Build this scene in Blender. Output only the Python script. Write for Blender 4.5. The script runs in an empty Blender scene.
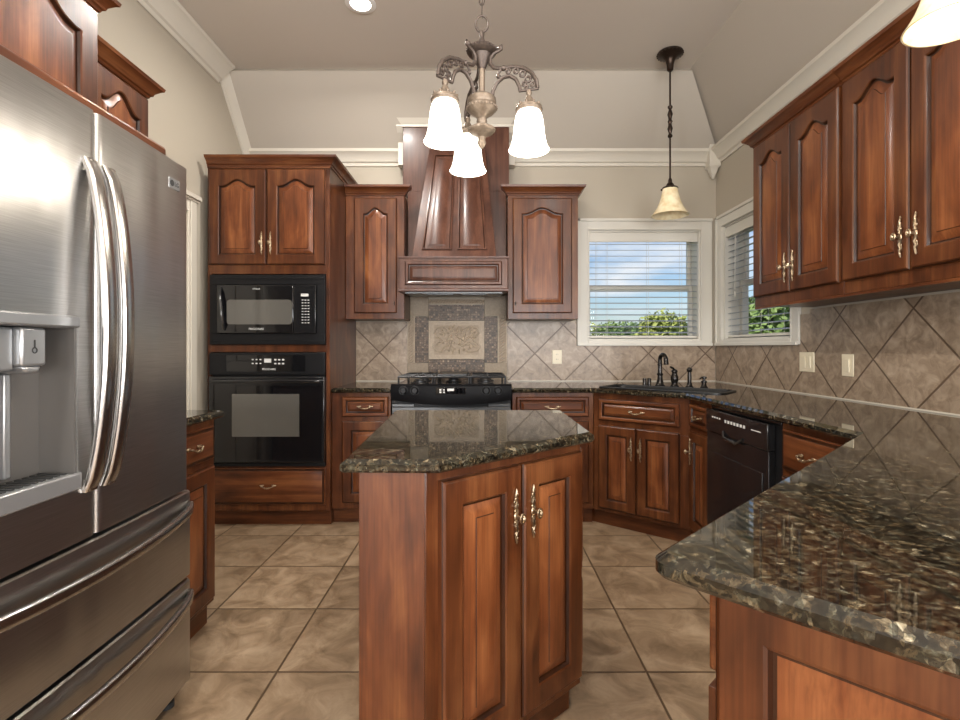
import bpy, bmesh, math, random
from mathutils import Vector, Matrix
from mathutils.geometry import tessellate_polygon

random.seed(7)
PI = math.pi
R = math.radians
SC = bpy.context.scene
COL = SC.collection

# ------------------------------------------------------------------ camera
cam_d = bpy.data.cameras.new('camera')
cam = bpy.data.objects.new('camera', cam_d)
COL.objects.link(cam)
cam.location = (0, 0, 1.2)
cam.rotation_euler = (PI / 2, 0, 0)
cam_d.sensor_width = 36
cam_d.lens = 36 * 510 / 960
cam_d.shift_x = -1 / 960
cam_d.shift_y = -12 / 960
cam_d.clip_start = 0.02
cam_d.clip_end = 300
SC.camera = cam

# ------------------------------------------------------------------ exposure
SC.view_settings.view_transform = 'Standard'
SC.view_settings.look = 'None'
SC.view_settings.gamma = 1
SC.view_settings.use_curve_mapping = False
SC.view_settings.exposure = 0.0
SC.cycles.use_denoising = True
SC.cycles.max_bounces = 10
SC.cycles.diffuse_bounces = 5
SC.cycles.glossy_bounces = 5
SC.cycles.transparent_max_bounces = 12
SC.cycles.caustics_reflective = False
SC.cycles.caustics_refractive = False
SC.cycles.sample_clamp_indirect = 4

# ------------------------------------------------------------------ world
W = bpy.data.worlds.new('sky')
SC.world = W
W.use_nodes = True
wn, wl = W.node_tree.nodes, W.node_tree.links
wn.clear()
w_out = wn.new('ShaderNodeOutputWorld')
w_bg = wn.new('ShaderNodeBackground')
w_sky = wn.new('ShaderNodeTexSky')
w_sky.sky_type = 'NISHITA'
w_sky.sun_disc = False
w_sky.sun_elevation = R(40)
w_sky.sun_rotation = R(250)
w_tc = wn.new('ShaderNodeTexCoord')
w_map = wn.new('ShaderNodeMapping')
w_map.inputs['Scale'].default_value = (3.0, 3.0, 11.0)
w_noise = wn.new('ShaderNodeTexNoise')
w_noise.inputs['Scale'].default_value = 1.6
w_noise.inputs['Detail'].default_value = 6
w_ramp = wn.new('ShaderNodeValToRGB')
w_ramp.color_ramp.elements[0].position = 0.47
w_ramp.color_ramp.elements[1].position = 0.68
w_mul = wn.new('ShaderNodeMix')
w_mul.data_type = 'RGBA'
w_mul.blend_type = 'MULTIPLY'
w_mul.inputs[0].default_value = 1
w_mul.inputs[7].default_value = (0.125, 0.135, 0.15, 1)
w_mix = wn.new('ShaderNodeMix')
w_mix.data_type = 'RGBA'
w_mix.inputs[7].default_value = (0.88, 0.92, 0.97, 1)
wl.new(w_tc.outputs['Generated'], w_map.inputs['Vector'])
wl.new(w_map.outputs[0], w_noise.inputs['Vector'])
wl.new(w_noise.outputs['Fac'], w_ramp.inputs[0])
wl.new(w_sky.outputs[0], w_mul.inputs[6])
wl.new(w_mul.outputs[2], w_mix.inputs[6])
wl.new(w_ramp.outputs[0], w_mix.inputs[0])
wl.new(w_mix.outputs[2], w_bg.inputs[0])
w_bg.inputs[1].default_value = 1.0
wl.new(w_bg.outputs[0], w_out.inputs[0])


def light(name, kind, loc, energy, color=(1, 1, 1), rot=(0, 0, 0), **kw):
    d = bpy.data.lights.new(name, kind)
    d.energy = energy
    d.color = color
    for k, v in kw.items():
        setattr(d, k, v)
    o = bpy.data.objects.new(name, d)
    o.location = loc
    o.rotation_euler = rot
    COL.objects.link(o)
    return o


# sun (reaches the trees outside; walls and roof keep it out of the room)
light('sun', 'SUN', (0, 0, 30), 5.0, (1, 0.95, 0.86), (R(18), R(-50), 0), angle=R(1))
# daylight falling in through the windows behind the camera and of the breakfast room,
# tipped upwards like light bounced off the sunlit ground outside; the left one is added fill
DAY = (0.98, 0.985, 1.0)
for i, xc in enumerate((-0.9, 1.1, 3.1)):
    light('daylight_rear', 'AREA', (xc, -4.14, 1.45), 185, DAY, (R(90 + 38), 0, 0), shape='RECTANGLE', size=1.4, size_y=2.0)
light('daylight_side', 'AREA', (4.74, -1.6, 1.45), 350, DAY, (R(90 + 38), 0, R(90)), shape='RECTANGLE', size=3.0, size_y=2.0)
light('fill_left', 'AREA', (-2.06, -2.3, 1.45), 240, DAY, (R(90 + 38), 0, R(-90)), shape='RECTANGLE', size=1.8, size_y=2.0)  # unseen window light added to brighten the right ceiling slope

# ------------------------------------------------------------------ materials
MATS = {}


def mat(name):
    m = bpy.data.materials.new(name)
    m.use_nodes = True
    MATS[name] = m
    nt = m.node_tree
    return m, nt.nodes, nt.links, nt.nodes['Principled BSDF']


def simple(name, col, rough=0.5, metal=0.0, spec=0.5, coat=0.0, emit=None, es=0, noise=0.0, nscale=20, bump=0.0):
    m, n, l, b = mat(name)
    b.inputs['Base Color'].default_value = (*col, 1)
    b.inputs['Roughness'].default_value = rough
    b.inputs['Metallic'].default_value = metal
    b.inputs['Specular IOR Level'].default_value = spec
    b.inputs['Coat Weight'].default_value = coat
    b.inputs['Coat Roughness'].default_value = 0.1
    if emit:
        b.inputs['Emission Color'].default_value = (*emit, 1)
        b.inputs['Emission Strength'].default_value = es
    if noise or bump:
        tc = n.new('ShaderNodeTexCoord')
        nz = n.new('ShaderNodeTexNoise')
        nz.inputs['Scale'].default_value = nscale
        nz.inputs['Detail'].default_value = 5
        l.new(tc.outputs['Object'], nz.inputs['Vector'])
        if noise:
            mx = n.new('ShaderNodeMix')
            mx.data_type = 'RGBA'
            mx.inputs[6].default_value = (*[c * (1 - noise) for c in col], 1)
            mx.inputs[7].default_value = (*[min(1, c * (1 + noise)) for c in col], 1)
            l.new(nz.outputs['Fac'], mx.inputs[0])
            l.new(mx.outputs[2], b.inputs['Base Color'])
        if bump:
            bp = n.new('ShaderNodeBump')
            bp.inputs['Strength'].default_value = bump
            bp.inputs['Distance'].default_value = 0.004
            l.new(nz.outputs['Fac'], bp.inputs['Height'])
            l.new(bp.outputs[0], b.inputs['Normal'])
    return m


def math_node(n, l, op, a, b=None, c=None):
    x = n.new('ShaderNodeMath')
    x.operation = op
    for i, v in enumerate((a, b, c)):
        if v is None:
            continue
        if isinstance(v, (int, float)):
            x.inputs[i].default_value = v
        else:
            l.new(v, x.inputs[i])
    return x.outputs[0]


def ramp(n, l, fac, stops, interp='LINEAR'):
    r = n.new('ShaderNodeValToRGB')
    r.color_ramp.interpolation = interp
    e = r.color_ramp.elements
    while len(e) < len(stops):
        e.new(0.5)
    for i, (p, c) in enumerate(stops):
        e[i].position = p
        e[i].color = (*c, 1)
    l.new(fac, r.inputs[0])
    return r.outputs[0]


def mixc(n, l, fac, a, b, mode='MIX'):
    x = n.new('ShaderNodeMix')
    x.data_type = 'RGBA'
    x.blend_type = mode
    for i, v in ((0, fac), (6, a), (7, b)):
        if isinstance(v, (int, float)):
            x.inputs[i].default_value = v
        elif isinstance(v, tuple):
            x.inputs[i].default_value = (*v, 1)
        else:
            l.new(v, x.inputs[i])
    return x.outputs[2]


def wood(name, horizontal=False, gain=1.0, dark=(0.040, 0.0115, 0.0042), mid=(0.142, 0.042, 0.0135), light_=(0.285, 0.105, 0.036), rough=0.34):
    m, n, l, b = mat(name)
    tc = n.new('ShaderNodeTexCoord')
    oi = n.new('ShaderNodeObjectInfo')
    sc = n.new('ShaderNodeVectorMath')
    sc.operation = 'SCALE'
    sc.inputs[0].default_value = (7.3, 3.1, 5.7)
    l.new(oi.outputs['Random'], sc.inputs['Scale'])
    ad = n.new('ShaderNodeVectorMath')
    ad.operation = 'ADD'
    l.new(tc.outputs['Object'], ad.inputs[0])
    l.new(sc.outputs[0], ad.inputs[1])

    def noise(scale, ns, det, dist=0.0):
        mp = n.new('ShaderNodeMapping')
        mp.inputs['Scale'].default_value = scale if not horizontal else (scale[2], scale[1], scale[0])
        l.new(ad.outputs[0], mp.inputs['Vector'])
        nz = n.new('ShaderNodeTexNoise')
        nz.inputs['Scale'].default_value = ns
        nz.inputs['Detail'].default_value = det
        nz.inputs['Distortion'].default_value = dist
        l.new(mp.outputs[0], nz.inputs['Vector'])
        return nz.outputs['Fac']
    big = noise((3.0, 3.0, 1.3), 2.6, 4, 0.6)
    figure = noise((9, 9, 0.75), 2.0, 5, 0.9)
    fine = noise((120, 120, 3.0), 1.5, 3)
    f = math_node(n, l, 'ADD', math_node(n, l, 'MULTIPLY', big, 0.5), math_node(n, l, 'MULTIPLY', figure, 0.5))
    g = tuple(c * gain for c in dark), tuple(c * gain for c in mid), tuple(c * gain for c in light_)
    c = ramp(n, l, f, [(0.30, g[0]), (0.50, g[1]), (0.70, g[2])])
    c = mixc(n, l, 0.45, c, ramp(n, l, fine, [(0.3, (0.45, 0.42, 0.4)), (0.62, (1, 1, 1))]), 'MULTIPLY')
    l.new(c, b.inputs['Base Color'])
    b.inputs['Roughness'].default_value = rough
    b.inputs['Specular IOR Level'].default_value = 0.32
    b.inputs['Coat Weight'].default_value = 0.10
    b.inputs['Coat Roughness'].default_value = 0.16
    bp = n.new('ShaderNodeBump')
    bp.inputs['Strength'].default_value = 0.06
    bp.inputs['Distance'].default_value = 0.002
    l.new(fine, bp.inputs['Height'])
    l.new(bp.outputs[0], b.inputs['Normal'])
    return m


M_WOOD = wood('cherry wood', gain=0.63)
M_PANEL = wood('lighter cherry panel', gain=1.06)
M_WOODH = wood('cherry wood horizontal grain', True, 0.80)
M_GLAZE = wood('dark glazed groove', False, 0.22)
M_KICK = wood('toe kick wood', True, 0.62)
M_HOOD = wood('hood wood', False, 0.72, dark=(0.055, 0.020, 0.012), mid=(0.125, 0.048, 0.028), light_=(0.21, 0.09, 0.055))

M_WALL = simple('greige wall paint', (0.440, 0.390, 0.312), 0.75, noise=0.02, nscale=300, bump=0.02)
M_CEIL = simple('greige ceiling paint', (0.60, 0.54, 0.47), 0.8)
M_SLOPE = simple('dimmed greige ceiling slope', (0.46, 0.41, 0.345), 0.8)  # ceiling paint on the slopes, darkened to stand in for weaker light
M_TRIM = simple('cream trim paint', (0.62, 0.575, 0.49), 0.4)
M_WHITE = simple('white window paint', (0.64, 0.61, 0.54), 0.4)
M_SLAT = simple('white slat shaded grey', (0.30, 0.315, 0.33), 0.4)  # white slats; their backlit shade is put into the grey colour
M_CORD = simple('blind cord', (0.6, 0.6, 0.58), 0.7)
M_BLACK = simple('black appliance enamel', (0.010, 0.010, 0.011), 0.16, coat=0.4)
M_BLACKM = simple('black satin plastic', (0.009, 0.009, 0.010), 0.36, spec=0.22)
M_FASCIA = simple('black range enamel', (0.005, 0.005, 0.006), 0.45, spec=0.10)
M_GLASSB = simple('black glass', (0.006, 0.006, 0.007), 0.04, spec=0.7)
M_MWIN = simple('screened oven window', (0.10, 0.095, 0.085), 0.06, spec=0.9)
M_IRON = simple('cast iron grate', (0.016, 0.016, 0.017), 0.38)
M_GREYD = simple('grey range door', (0.10, 0.105, 0.11), 0.3, metal=0.6)
M_PRINT = simple('pale grey print', (0.62, 0.62, 0.6), 0.5)
M_BRASS = simple('antique brass', (0.42, 0.33, 0.225), 0.32, metal=1.0, noise=0.55, nscale=220)
M_BRONZE = simple('dark bronze', (0.045, 0.030, 0.022), 0.36, metal=0.85, noise=0.3, nscale=80)
M_CAST = simple('rubbed bronze casting', (0.075, 0.056, 0.046), 0.45, metal=0.6, noise=0.5, nscale=120)
M_GOLD = simple('brushed gold trim', (0.17, 0.13, 0.095), 0.45, metal=0.5, noise=0.45, nscale=120)
M_FAUCET = simple('oil rubbed bronze', (0.022, 0.019, 0.017), 0.24, metal=0.6)
M_SINK = simple('black composite sink', (0.006, 0.006, 0.006), 0.35, spec=0.3)
M_PLATE = simple('ivory switch plate', (0.68, 0.60, 0.44), 0.35)
M_TRUNK = simple('bark', (0.10, 0.07, 0.045), 0.9, noise=0.4, nscale=8)
M_LAWN = simple('lawn', (0.10, 0.16, 0.04), 0.95, noise=0.4, nscale=3)
M_RUBBER = simple('dark rubber', (0.02, 0.02, 0.02), 0.6)
M_GASKET = simple('grey fridge case', (0.07, 0.068, 0.066), 0.5)
M_LENS = simple('lit can lens', (1, 1, 1), 0.5, emit=(1, 0.95, 0.86), es=9)
M_SHADE = simple('lit white glass shade', (0.95, 0.93, 0.88), 0.25, emit=(1, 0.93, 0.82), es=2.6)
M_LTRIM = simple('white can trim', (0.8, 0.78, 0.74), 0.4)


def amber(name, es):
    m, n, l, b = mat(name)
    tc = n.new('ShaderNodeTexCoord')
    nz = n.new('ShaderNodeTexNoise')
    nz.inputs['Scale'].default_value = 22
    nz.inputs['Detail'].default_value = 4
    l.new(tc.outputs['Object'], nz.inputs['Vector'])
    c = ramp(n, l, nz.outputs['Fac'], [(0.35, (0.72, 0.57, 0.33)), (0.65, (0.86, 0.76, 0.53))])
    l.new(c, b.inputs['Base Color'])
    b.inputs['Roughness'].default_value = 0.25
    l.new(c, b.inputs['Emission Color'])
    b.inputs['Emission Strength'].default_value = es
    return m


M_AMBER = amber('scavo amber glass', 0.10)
M_AMBERL = amber('lit scavo amber glass', 0.12)
M_BULB = simple('lit frosted bulb', (1, 1, 1), 0.5, emit=(1, 0.9, 0.74), es=14)

LEAVES = []
for nm, c in (('yellow green leaves', (0.33, 0.37, 0.085)), ('mid green leaves', (0.17, 0.25, 0.07)), ('dark green leaves', (0.09, 0.15, 0.05))):
    LEAVES.append(simple(nm, c, 0.6, noise=0.5, nscale=1.2))


def make_pane():
    m, n, l, b = mat('clear window glass')
    out = n['Material Output']
    tr = n.new('ShaderNodeBsdfTransparent')
    gl = n.new('ShaderNodeBsdfGlossy')
    gl.inputs['Roughness'].default_value = 0.01
    mx = n.new('ShaderNodeMixShader')
    mx.inputs[0].default_value = 0.004
    l.new(tr.outputs[0], mx.inputs[1])
    l.new(gl.outputs[0], mx.inputs[2])
    l.new(mx.outputs[0], out.inputs['Surface'])
    return m


M_PANE = make_pane()


def make_steel():
    m, n, l, b = mat('brushed stainless steel')
    tc = n.new('ShaderNodeTexCoord')
    mp = n.new('ShaderNodeMapping')
    mp.inputs['Scale'].default_value = (4, 4, 260)
    l.new(tc.outputs['Object'], mp.inputs['Vector'])
    nz = n.new('ShaderNodeTexNoise')
    nz.inputs['Scale'].default_value = 2
    nz.inputs['Detail'].default_value = 3
    l.new(mp.outputs[0], nz.inputs['Vector'])
    c = ramp(n, l, nz.outputs['Fac'], [(0.3, (0.40, 0.39, 0.375)), (0.7, (0.50, 0.49, 0.475))])
    l.new(c, b.inputs['Base Color'])
    b.inputs['Metallic'].default_value = 1
    b.inputs['Roughness'].default_value = 0.29
    b.inputs['Anisotropic'].default_value = 0.5
    bp = n.new('ShaderNodeBump')
    bp.inputs['Strength'].default_value = 0.05
    bp.inputs['Distance'].default_value = 0.001
    l.new(nz.outputs['Fac'], bp.inputs['Height'])
    mp2 = n.new('ShaderNodeMapping')     # slight waviness of the sheet, mostly across
    mp2.inputs['Scale'].default_value = (9, 9, 1.1)
    l.new(tc.outputs['Object'], mp2.inputs['Vector'])
    nz2 = n.new('ShaderNodeTexNoise')
    nz2.inputs['Scale'].default_value = 1.0
    nz2.inputs['Detail'].default_value = 1
    l.new(mp2.outputs[0], nz2.inputs['Vector'])
    bp2 = n.new('ShaderNodeBump')
    bp2.inputs['Strength'].default_value = 0.5
    bp2.inputs['Distance'].default_value = 0.012
    l.new(nz2.outputs['Fac'], bp2.inputs['Height'])
    l.new(bp.outputs[0], bp2.inputs['Normal'])
    l.new(bp2.outputs[0], b.inputs['Normal'])
    return m


M_STEEL = make_steel()
M_STEELP = simple('polished steel handle', (0.46, 0.44, 0.42), 0.24, metal=1)
M_STEELD = simple('grey dispenser plastic', (0.15, 0.14, 0.13), 0.35, metal=0.5)
M_SILVER = simple('silver dispenser plastic', (0.36, 0.365, 0.37), 0.3, metal=0.7)


def make_granite():
    m, n, l, b = mat('dark polished granite')
    tc = n.new('ShaderNodeTexCoord')
    nz = n.new('ShaderNodeTexNoise')
    nz.inputs['Scale'].default_value = 30
    nz.inputs['Detail'].default_value = 3
    l.new(tc.outputs['Object'], nz.inputs['Vector'])
    off = n.new('ShaderNodeVectorMath')
    off.operation = 'SCALE'
    off.inputs['Scale'].default_value = 0.03
    l.new(nz.outputs['Color'], off.inputs[0])
    ad = n.new('ShaderNodeVectorMath')
    ad.operation = 'ADD'
    l.new(tc.outputs['Object'], ad.inputs[0])
    l.new(off.outputs[0], ad.inputs[1])

    def cells(scale):
        v = n.new('ShaderNodeTexVoronoi')
        v.inputs['Scale'].default_value = scale
        l.new(ad.outputs[0], v.inputs['Vector'])
        s = n.new('ShaderNodeSeparateColor')
        l.new(v.outputs['Color'], s.inputs[0])
        return s.outputs[0], s.outputs[1]
    def nse(scale, det, rough_):
        z = n.new('ShaderNodeTexNoise')
        z.inputs['Scale'].default_value = scale
        z.inputs['Detail'].default_value = det
        z.inputs['Roughness'].default_value = rough_
        l.new(ad.outputs[0], z.inputs['Vector'])
        return z.outputs['Fac']
    a, _ = cells(120)
    f, f2 = cells(75)
    c1 = ramp(n, l, nse(95, 5, 0.66), [(0.36, (0.010, 0.010, 0.009)), (0.46, (0.028, 0.024, 0.017)), (0.54, (0.047, 0.039, 0.028)), (0.61, (0.068, 0.062, 0.050)), (0.70, (0.12, 0.116, 0.102))])
    c2 = ramp(n, l, a, [(0.0, (0.30, 0.30, 0.30)), (0.3, (0.7, 0.66, 0.6)), (0.6, (1.0, 0.95, 0.85)), (0.93, (1.9, 1.9, 1.8))], 'CONSTANT')
    c3 = ramp(n, l, f, [(0.0, (0.55, 0.55, 0.52)), (0.35, (1.0, 0.9, 0.75)), (0.7, (0.8, 0.85, 0.8)), (0.95, (2.2, 2.2, 2.1))], 'CONSTANT')
    sel = 1.0
    c1 = mixc(n, l, 1.0, c1, c2, 'MULTIPLY')
    c2 = c1
    l.new(mixc(n, l, 1.0, mixc(n, l, sel, c1, c2), c3, 'MULTIPLY'), b.inputs['Base Color'])
    b.inputs['Roughness'].default_value = 0.03
    b.inputs['Specular IOR Level'].default_value = 0.7
    return m


M_GRANITE = make_granite()


def tile_material(name, s, diagonal, plane, cols, grout, gw, nscale=9, rough=0.35, spec=0.4, tone_lo=0.92):
    """square tiles; a crossing of joints lies at the object's origin"""
    m, n, l, b = mat(name)
    tc = n.new('ShaderNodeTexCoord')
    sp = n.new('ShaderNodeSeparateXYZ')
    l.new(tc.outputs['Object'], sp.inputs[0])
    u, v = sp.outputs['X'], sp.outputs['Y' if plane == 'xy' else 'Z']
    if diagonal:
        k = 1 / (math.sqrt(2) * s)
        a = math_node(n, l, 'MULTIPLY', math_node(n, l, 'ADD', u, v), k)
        c = math_node(n, l, 'MULTIPLY', math_node(n, l, 'SUBTRACT', u, v), k)
    else:
        a = math_node(n, l, 'MULTIPLY', u, 1 / s)
        c = math_node(n, l, 'MULTIPLY', v, 1 / s)

    def edge(t):
        f = math_node(n, l, 'FRACT', t)
        return math_node(n, l, 'MINIMUM', f, math_node(n, l, 'SUBTRACT', 1.0, f))
    d = math_node(n, l, 'MULTIPLY', math_node(n, l, 'MINIMUM', edge(a), edge(c)), s)
    mr = n.new('ShaderNodeMapRange')
    mr.inputs['From Min'].default_value = gw * 0.45
    mr.inputs['From Max'].default_value = gw * 0.75
    l.new(d, mr.inputs['Value'])
    cb = n.new('ShaderNodeCombineXYZ')
    l.new(math_node(n, l, 'FLOOR', a), cb.inputs[0])
    l.new(math_node(n, l, 'FLOOR', c), cb.inputs[1])
    wn_ = n.new('ShaderNodeTexWhiteNoise')
    l.new(cb.outputs[0], wn_.inputs['Vector'])
    sh = n.new('ShaderNodeVectorMath')
    sh.operation = 'SCALE'
    sh.inputs['Scale'].default_value = 9.0
    l.new(wn_.outputs['Color'], sh.inputs[0])
    ad = n.new('ShaderNodeVectorMath')
    ad.operation = 'ADD'
    l.new(tc.outputs['Object'], ad.inputs[0])
    l.new(sh.outputs[0], ad.inputs[1])
    nz = n.new('ShaderNodeTexNoise')
    nz.inputs['Scale'].default_value = nscale
    nz.inputs['Detail'].default_value = 8
    nz.inputs['Roughness'].default_value = 0.62
    nz.inputs['Distortion'].default_value = 0.8
    l.new(ad.outputs[0], nz.inputs['Vector'])
    col = ramp(n, l, nz.outputs['Fac'], [(0.30, cols[0]), (0.5, cols[1]), (0.70, cols[2])])
    tone = ramp(n, l, wn_.outputs['Value'], [(0, (tone_lo,) * 3), (1, (2 - tone_lo,) * 3)])
    col = mixc(n, l, 1.0, col, tone, 'MULTIPLY')
    col = mixc(n, l, mr.outputs[0], grout, col)
    l.new(col, b.inputs['Base Color'])
    b.inputs['Roughness'].default_value = rough
    b.inputs['Specular IOR Level'].default_value = spec
    hh = math_node(n, l, 'ADD', math_node(n, l, 'MULTIPLY', mr.outputs[0], 1.0), math_node(n, l, 'MULTIPLY', nz.outputs['Fac'], 0.5))
    bp = n.new('ShaderNodeBump')
    bp.inputs['Strength'].default_value = 0.45
    bp.inputs['Distance'].default_value = 0.0035
    l.new(hh, bp.inputs['Height'])
    l.new(bp.outputs[0], b.inputs['Normal'])
    return m


M_FLOOR = tile_material('travertine floor tile', 0.4565, False, 'xy',
                        ((0.135, 0.087, 0.050), (0.255, 0.176, 0.108), (0.370, 0.272, 0.178)), (0.085, 0.052, 0.028), 0.0075, 7.0, 0.33)
M_SPLASH = tile_material('diagonal wall tile', 0.463 / math.sqrt(2), True, 'xz',
                         ((0.175, 0.125, 0.085), (0.280, 0.208, 0.145), (0.395, 0.308, 0.224)), (0.105, 0.066, 0.040), 0.0075, 17.0, 0.30)
M_MOSAIC = tile_material('small stone mosaic', 0.019, False, 'xz',
                         ((0.020, 0.011, 0.006), (0.095, 0.060, 0.037), (0.27, 0.20, 0.135)), (0.075, 0.052, 0.034), 0.003, 42.0, 0.4, tone_lo=0.25)
M_RELIEF = simple('cast stone relief', (0.36, 0.285, 0.205), 0.5, noise=0.3, nscale=60, bump=0.25)
M_RELIEFD = simple('darker stone ground', (0.30, 0.235, 0.168), 0.6, noise=0.35, nscale=60)  # slightly darker ground behind the raised carving and rope
M_CORNER = simple('rough stone corner tile', (0.27, 0.215, 0.155), 0.6, noise=0.35, nscale=70, bump=0.4)

# ------------------------------------------------------------------ mesh helpers


class MB:
    def __init__(self):
        self.bm = bmesh.new()
        self.mi = 0

    def face(self, vs):
        try:
            f = self.bm.faces.new(vs)
            f.material_index = self.mi
            return f
        except ValueError:
            return None

    def v(self, p):
        return self.bm.verts.new(p)

    def box(self, x0, x1, y0, y1, z0, z1):
        p = [self.v((x, y, z)) for z in (z0, z1) for y in (y0, y1) for x in (x0, x1)]
        for q in ((0, 2, 3, 1), (4, 5, 7, 6), (0, 1, 5, 4), (2, 6, 7, 3), (0, 4, 6, 2), (1, 3, 7, 5)):
            self.face([p[i] for i in q])
        return self

    def rings(self, rings, closed=True, cap=True):
        """bridge successive rings of 3D points"""
        rv = [[self.v(p) for p in r] for r in rings]
        n = len(rv[0])
        for a, b in zip(rv, rv[1:]):
            for i in range(n if closed else n - 1):
                j = (i + 1) % n
                self.face([a[i], a[j], b[j], b[i]])
        if cap:
            self.face(list(reversed(rv[0])))
            self.face(rv[-1])
        return self

    def prism(self, poly, z0, z1):
        return self.rings([[(x, y, z0) for x, y in poly], [(x, y, z1) for x, y in poly]])

    def prism_y(self, poly, y0, y1):
        return self.rings([[(x, y0, z) for x, z in poly], [(x, y1, z) for x, z in poly]])

    def lathe(self, prof, c=(0, 0, 0), seg=24, axis='z', cap=True):
        rings = []
        for r, h in prof:
            ring = []
            for i in range(seg):
                a = 2 * PI * i / seg
                u, w = max(r, 1e-5) * math.cos(a), max(r, 1e-5) * math.sin(a)
                p = {'z': (u, w, h), 'y': (u, h, w), 'x': (h, u, w)}[axis]
                ring.append((c[0] + p[0], c[1] + p[1], c[2] + p[2]))
            rings.append(ring)
        return self.rings(rings, True, cap)

    def tube(self, path, rad, seg=8, cap=True, flat=1.0):
        path = [Vector(p) for p in path]
        n = len(path)
        rr = rad if isinstance(rad, (list, tuple)) else [rad] * n
        t0 = (path[1] - path[0]).normalized()
        nrm = t0.orthogonal().normalized()
        rings = []
        for i, p in enumerate(path):
            t = (path[min(i + 1, n - 1)] - path[max(i - 1, 0)]).normalized()
            nrm = (nrm - t * nrm.dot(t)).normalized()
            bn = t.cross(nrm)
            rings.append([tuple(p + nrm * math.cos(2 * PI * k / seg) * rr[i] + bn * math.sin(2 * PI * k / seg) * rr[i] * flat) for k in range(seg)])
        return self.rings(rings, True, cap)

    def blob(self, c, r, seg=8, rings=5):
        rx, ry, rz = r if isinstance(r, (tuple, list)) else (r, r, r)
        rs = []
        for j in range(rings + 1):
            th = PI * (0.04 + 0.92 * j / rings)
            rs.append([(c[0] + rx * math.sin(th) * math.cos(2 * PI * i / seg), c[1] + ry * math.sin(th) * math.sin(2 * PI * i / seg), c[2] - rz * math.cos(th)) for i in range(seg)])
        return self.rings(rs)

    def torus(self, c, Rm, r, axis='z', seg=20, s2=8, sx=1.0):
        rs = []
        for i in range(seg):
            a = 2 * PI * i / seg
            ring = []
            for k in range(s2):
                b = 2 * PI * k / s2
                q = Rm + r * math.cos(b)
                u, w, h = q * math.cos(a) * sx, q * math.sin(a), r * math.sin(b)
                p = {'z': (u, w, h), 'y': (u, h, w), 'x': (h, u, w)}[axis]
                ring.append((c[0] + p[0], c[1] + p[1], c[2] + p[2]))
            rs.append(ring)
        rs.append(rs[0])
        return self.rings(rs, True, False)

    def sweep(self, path, prof, z=0.0, side=1, cap=True):
        """profile (out, up) carried along a plan polyline with mitred corners; out points to the right of travel for side=1"""
        P = [Vector(p) for p in path]
        rings = []
        for i, p in enumerate(P):
            d0 = (P[i] - P[i - 1]).normalized() if i else None
            d1 = (P[i + 1] - P[i]).normalized() if i < len(P) - 1 else None
            ns = [Vector((d.y, -d.x)) * side for d in (d0, d1) if d is not None]
            nn = sum(ns, Vector((0, 0))).normalized()
            k = 1 / max(0.3, nn.dot(ns[0]))
            rings.append([(p.x + nn.x * o * k, p.y + nn.y * o * k, z + h) for o, h in prof])
        return self.rings(rings, True, cap)

    def slab(self, outer, z0, z1, holes=(), ease=0.011):
        """stone slab with eased edges and optional holes"""
        def inset(poly, d):
            P = [Vector(p) for p in poly]
            out = []
            n = len(P)
            for i in range(n):
                a, b = (P[i] - P[i - 1]).normalized(), (P[(i + 1) % n] - P[i]).normalized()
                na, nb = Vector((-a.y, a.x)), Vector((-b.y, b.x))
                m = (na + nb)
                m = m / max(0.2, (1 + na.dot(nb)))
                out.append((P[i].x + m.x * d, P[i].y + m.y * d))
            return out
        steps = [(z0, ease * 0.6), (z0 + ease * 0.6, 0.0), (z1 - ease, 0.0), (z1, ease * 1.3)]
        rv = [[self.v((x, y, zz)) for x, y in inset(outer, d)] for zz, d in steps]
        n = len(outer)
        for a, b in zip(rv, rv[1:]):
            for i in range(n):
                j = (i + 1) % n
                self.face([a[i], a[j], b[j], b[i]])
        hv = []
        for h in holes:
            hb = [self.v((x, y, z0)) for x, y in h]
            ht = [self.v((x, y, z1)) for x, y in h]
            for i in range(len(h)):
                j = (i + 1) % len(h)
                self.face([hb[j], hb[i], ht[i], ht[j]])
            hv.append((hb, ht))
        for top in (False, True):
            loops = [rv[-1] if top else rv[0]] + [q[1] if top else q[0] for q in hv]
            flat = [w for lp in loops for w in lp]
            for t in tessellate_polygon([[w.co.copy() for w in lp] for lp in loops]):
                vs = [flat[i] for i in t]
                if len(set(vs)) == 3:
                    self.face(vs)
        return self

    def build(self, name, mats, parent=None, bevel=0.0, smooth=True, loc=None, rot=None, angle=38):
        bmesh.ops.recalc_face_normals(self.bm, faces=self.bm.faces[:])
        me = bpy.data.meshes.new(name)
        self.bm.to_mesh(me)
        self.bm.free()
        for m in (mats if isinstance(mats, (list, tuple)) else [mats]):
            me.materials.append(m)
        if smooth:
            me.polygons.foreach_set('use_smooth', [True] * len(me.polygons))
            me.set_sharp_from_angle(angle=R(angle))
        o = bpy.data.objects.new(name, me)
        COL.objects.link(o)
        if parent is not None:
            o.parent = parent
        if loc is not None:
            o.location = loc
        if rot is not None:
            o.rotation_euler = rot
        if bevel:
            b = o.modifiers.new('bevel', 'BEVEL')
            b.width = bevel
            b.segments = 2
            b.limit_method = 'ANGLE'
            b.angle_limit = R(40)
        return o


def thing(name, label, cat, loc=(0, 0, 0), rotz=0.0, group=None):
    o = bpy.data.objects.new(name, None)
    o.empty_display_size = 0.1
    COL.objects.link(o)
    o.location = loc
    o.rotation_euler = (0, 0, rotz)
    o['label'] = label
    o['category'] = cat
    if group:
        o['group'] = group
    return o


def tag(o, label, cat, group=None):
    o['label'] = label
    o['category'] = cat
    if group:
        o['group'] = group
    return o


def struct(o):
    o['kind'] = 'structure'
    return o


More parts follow.
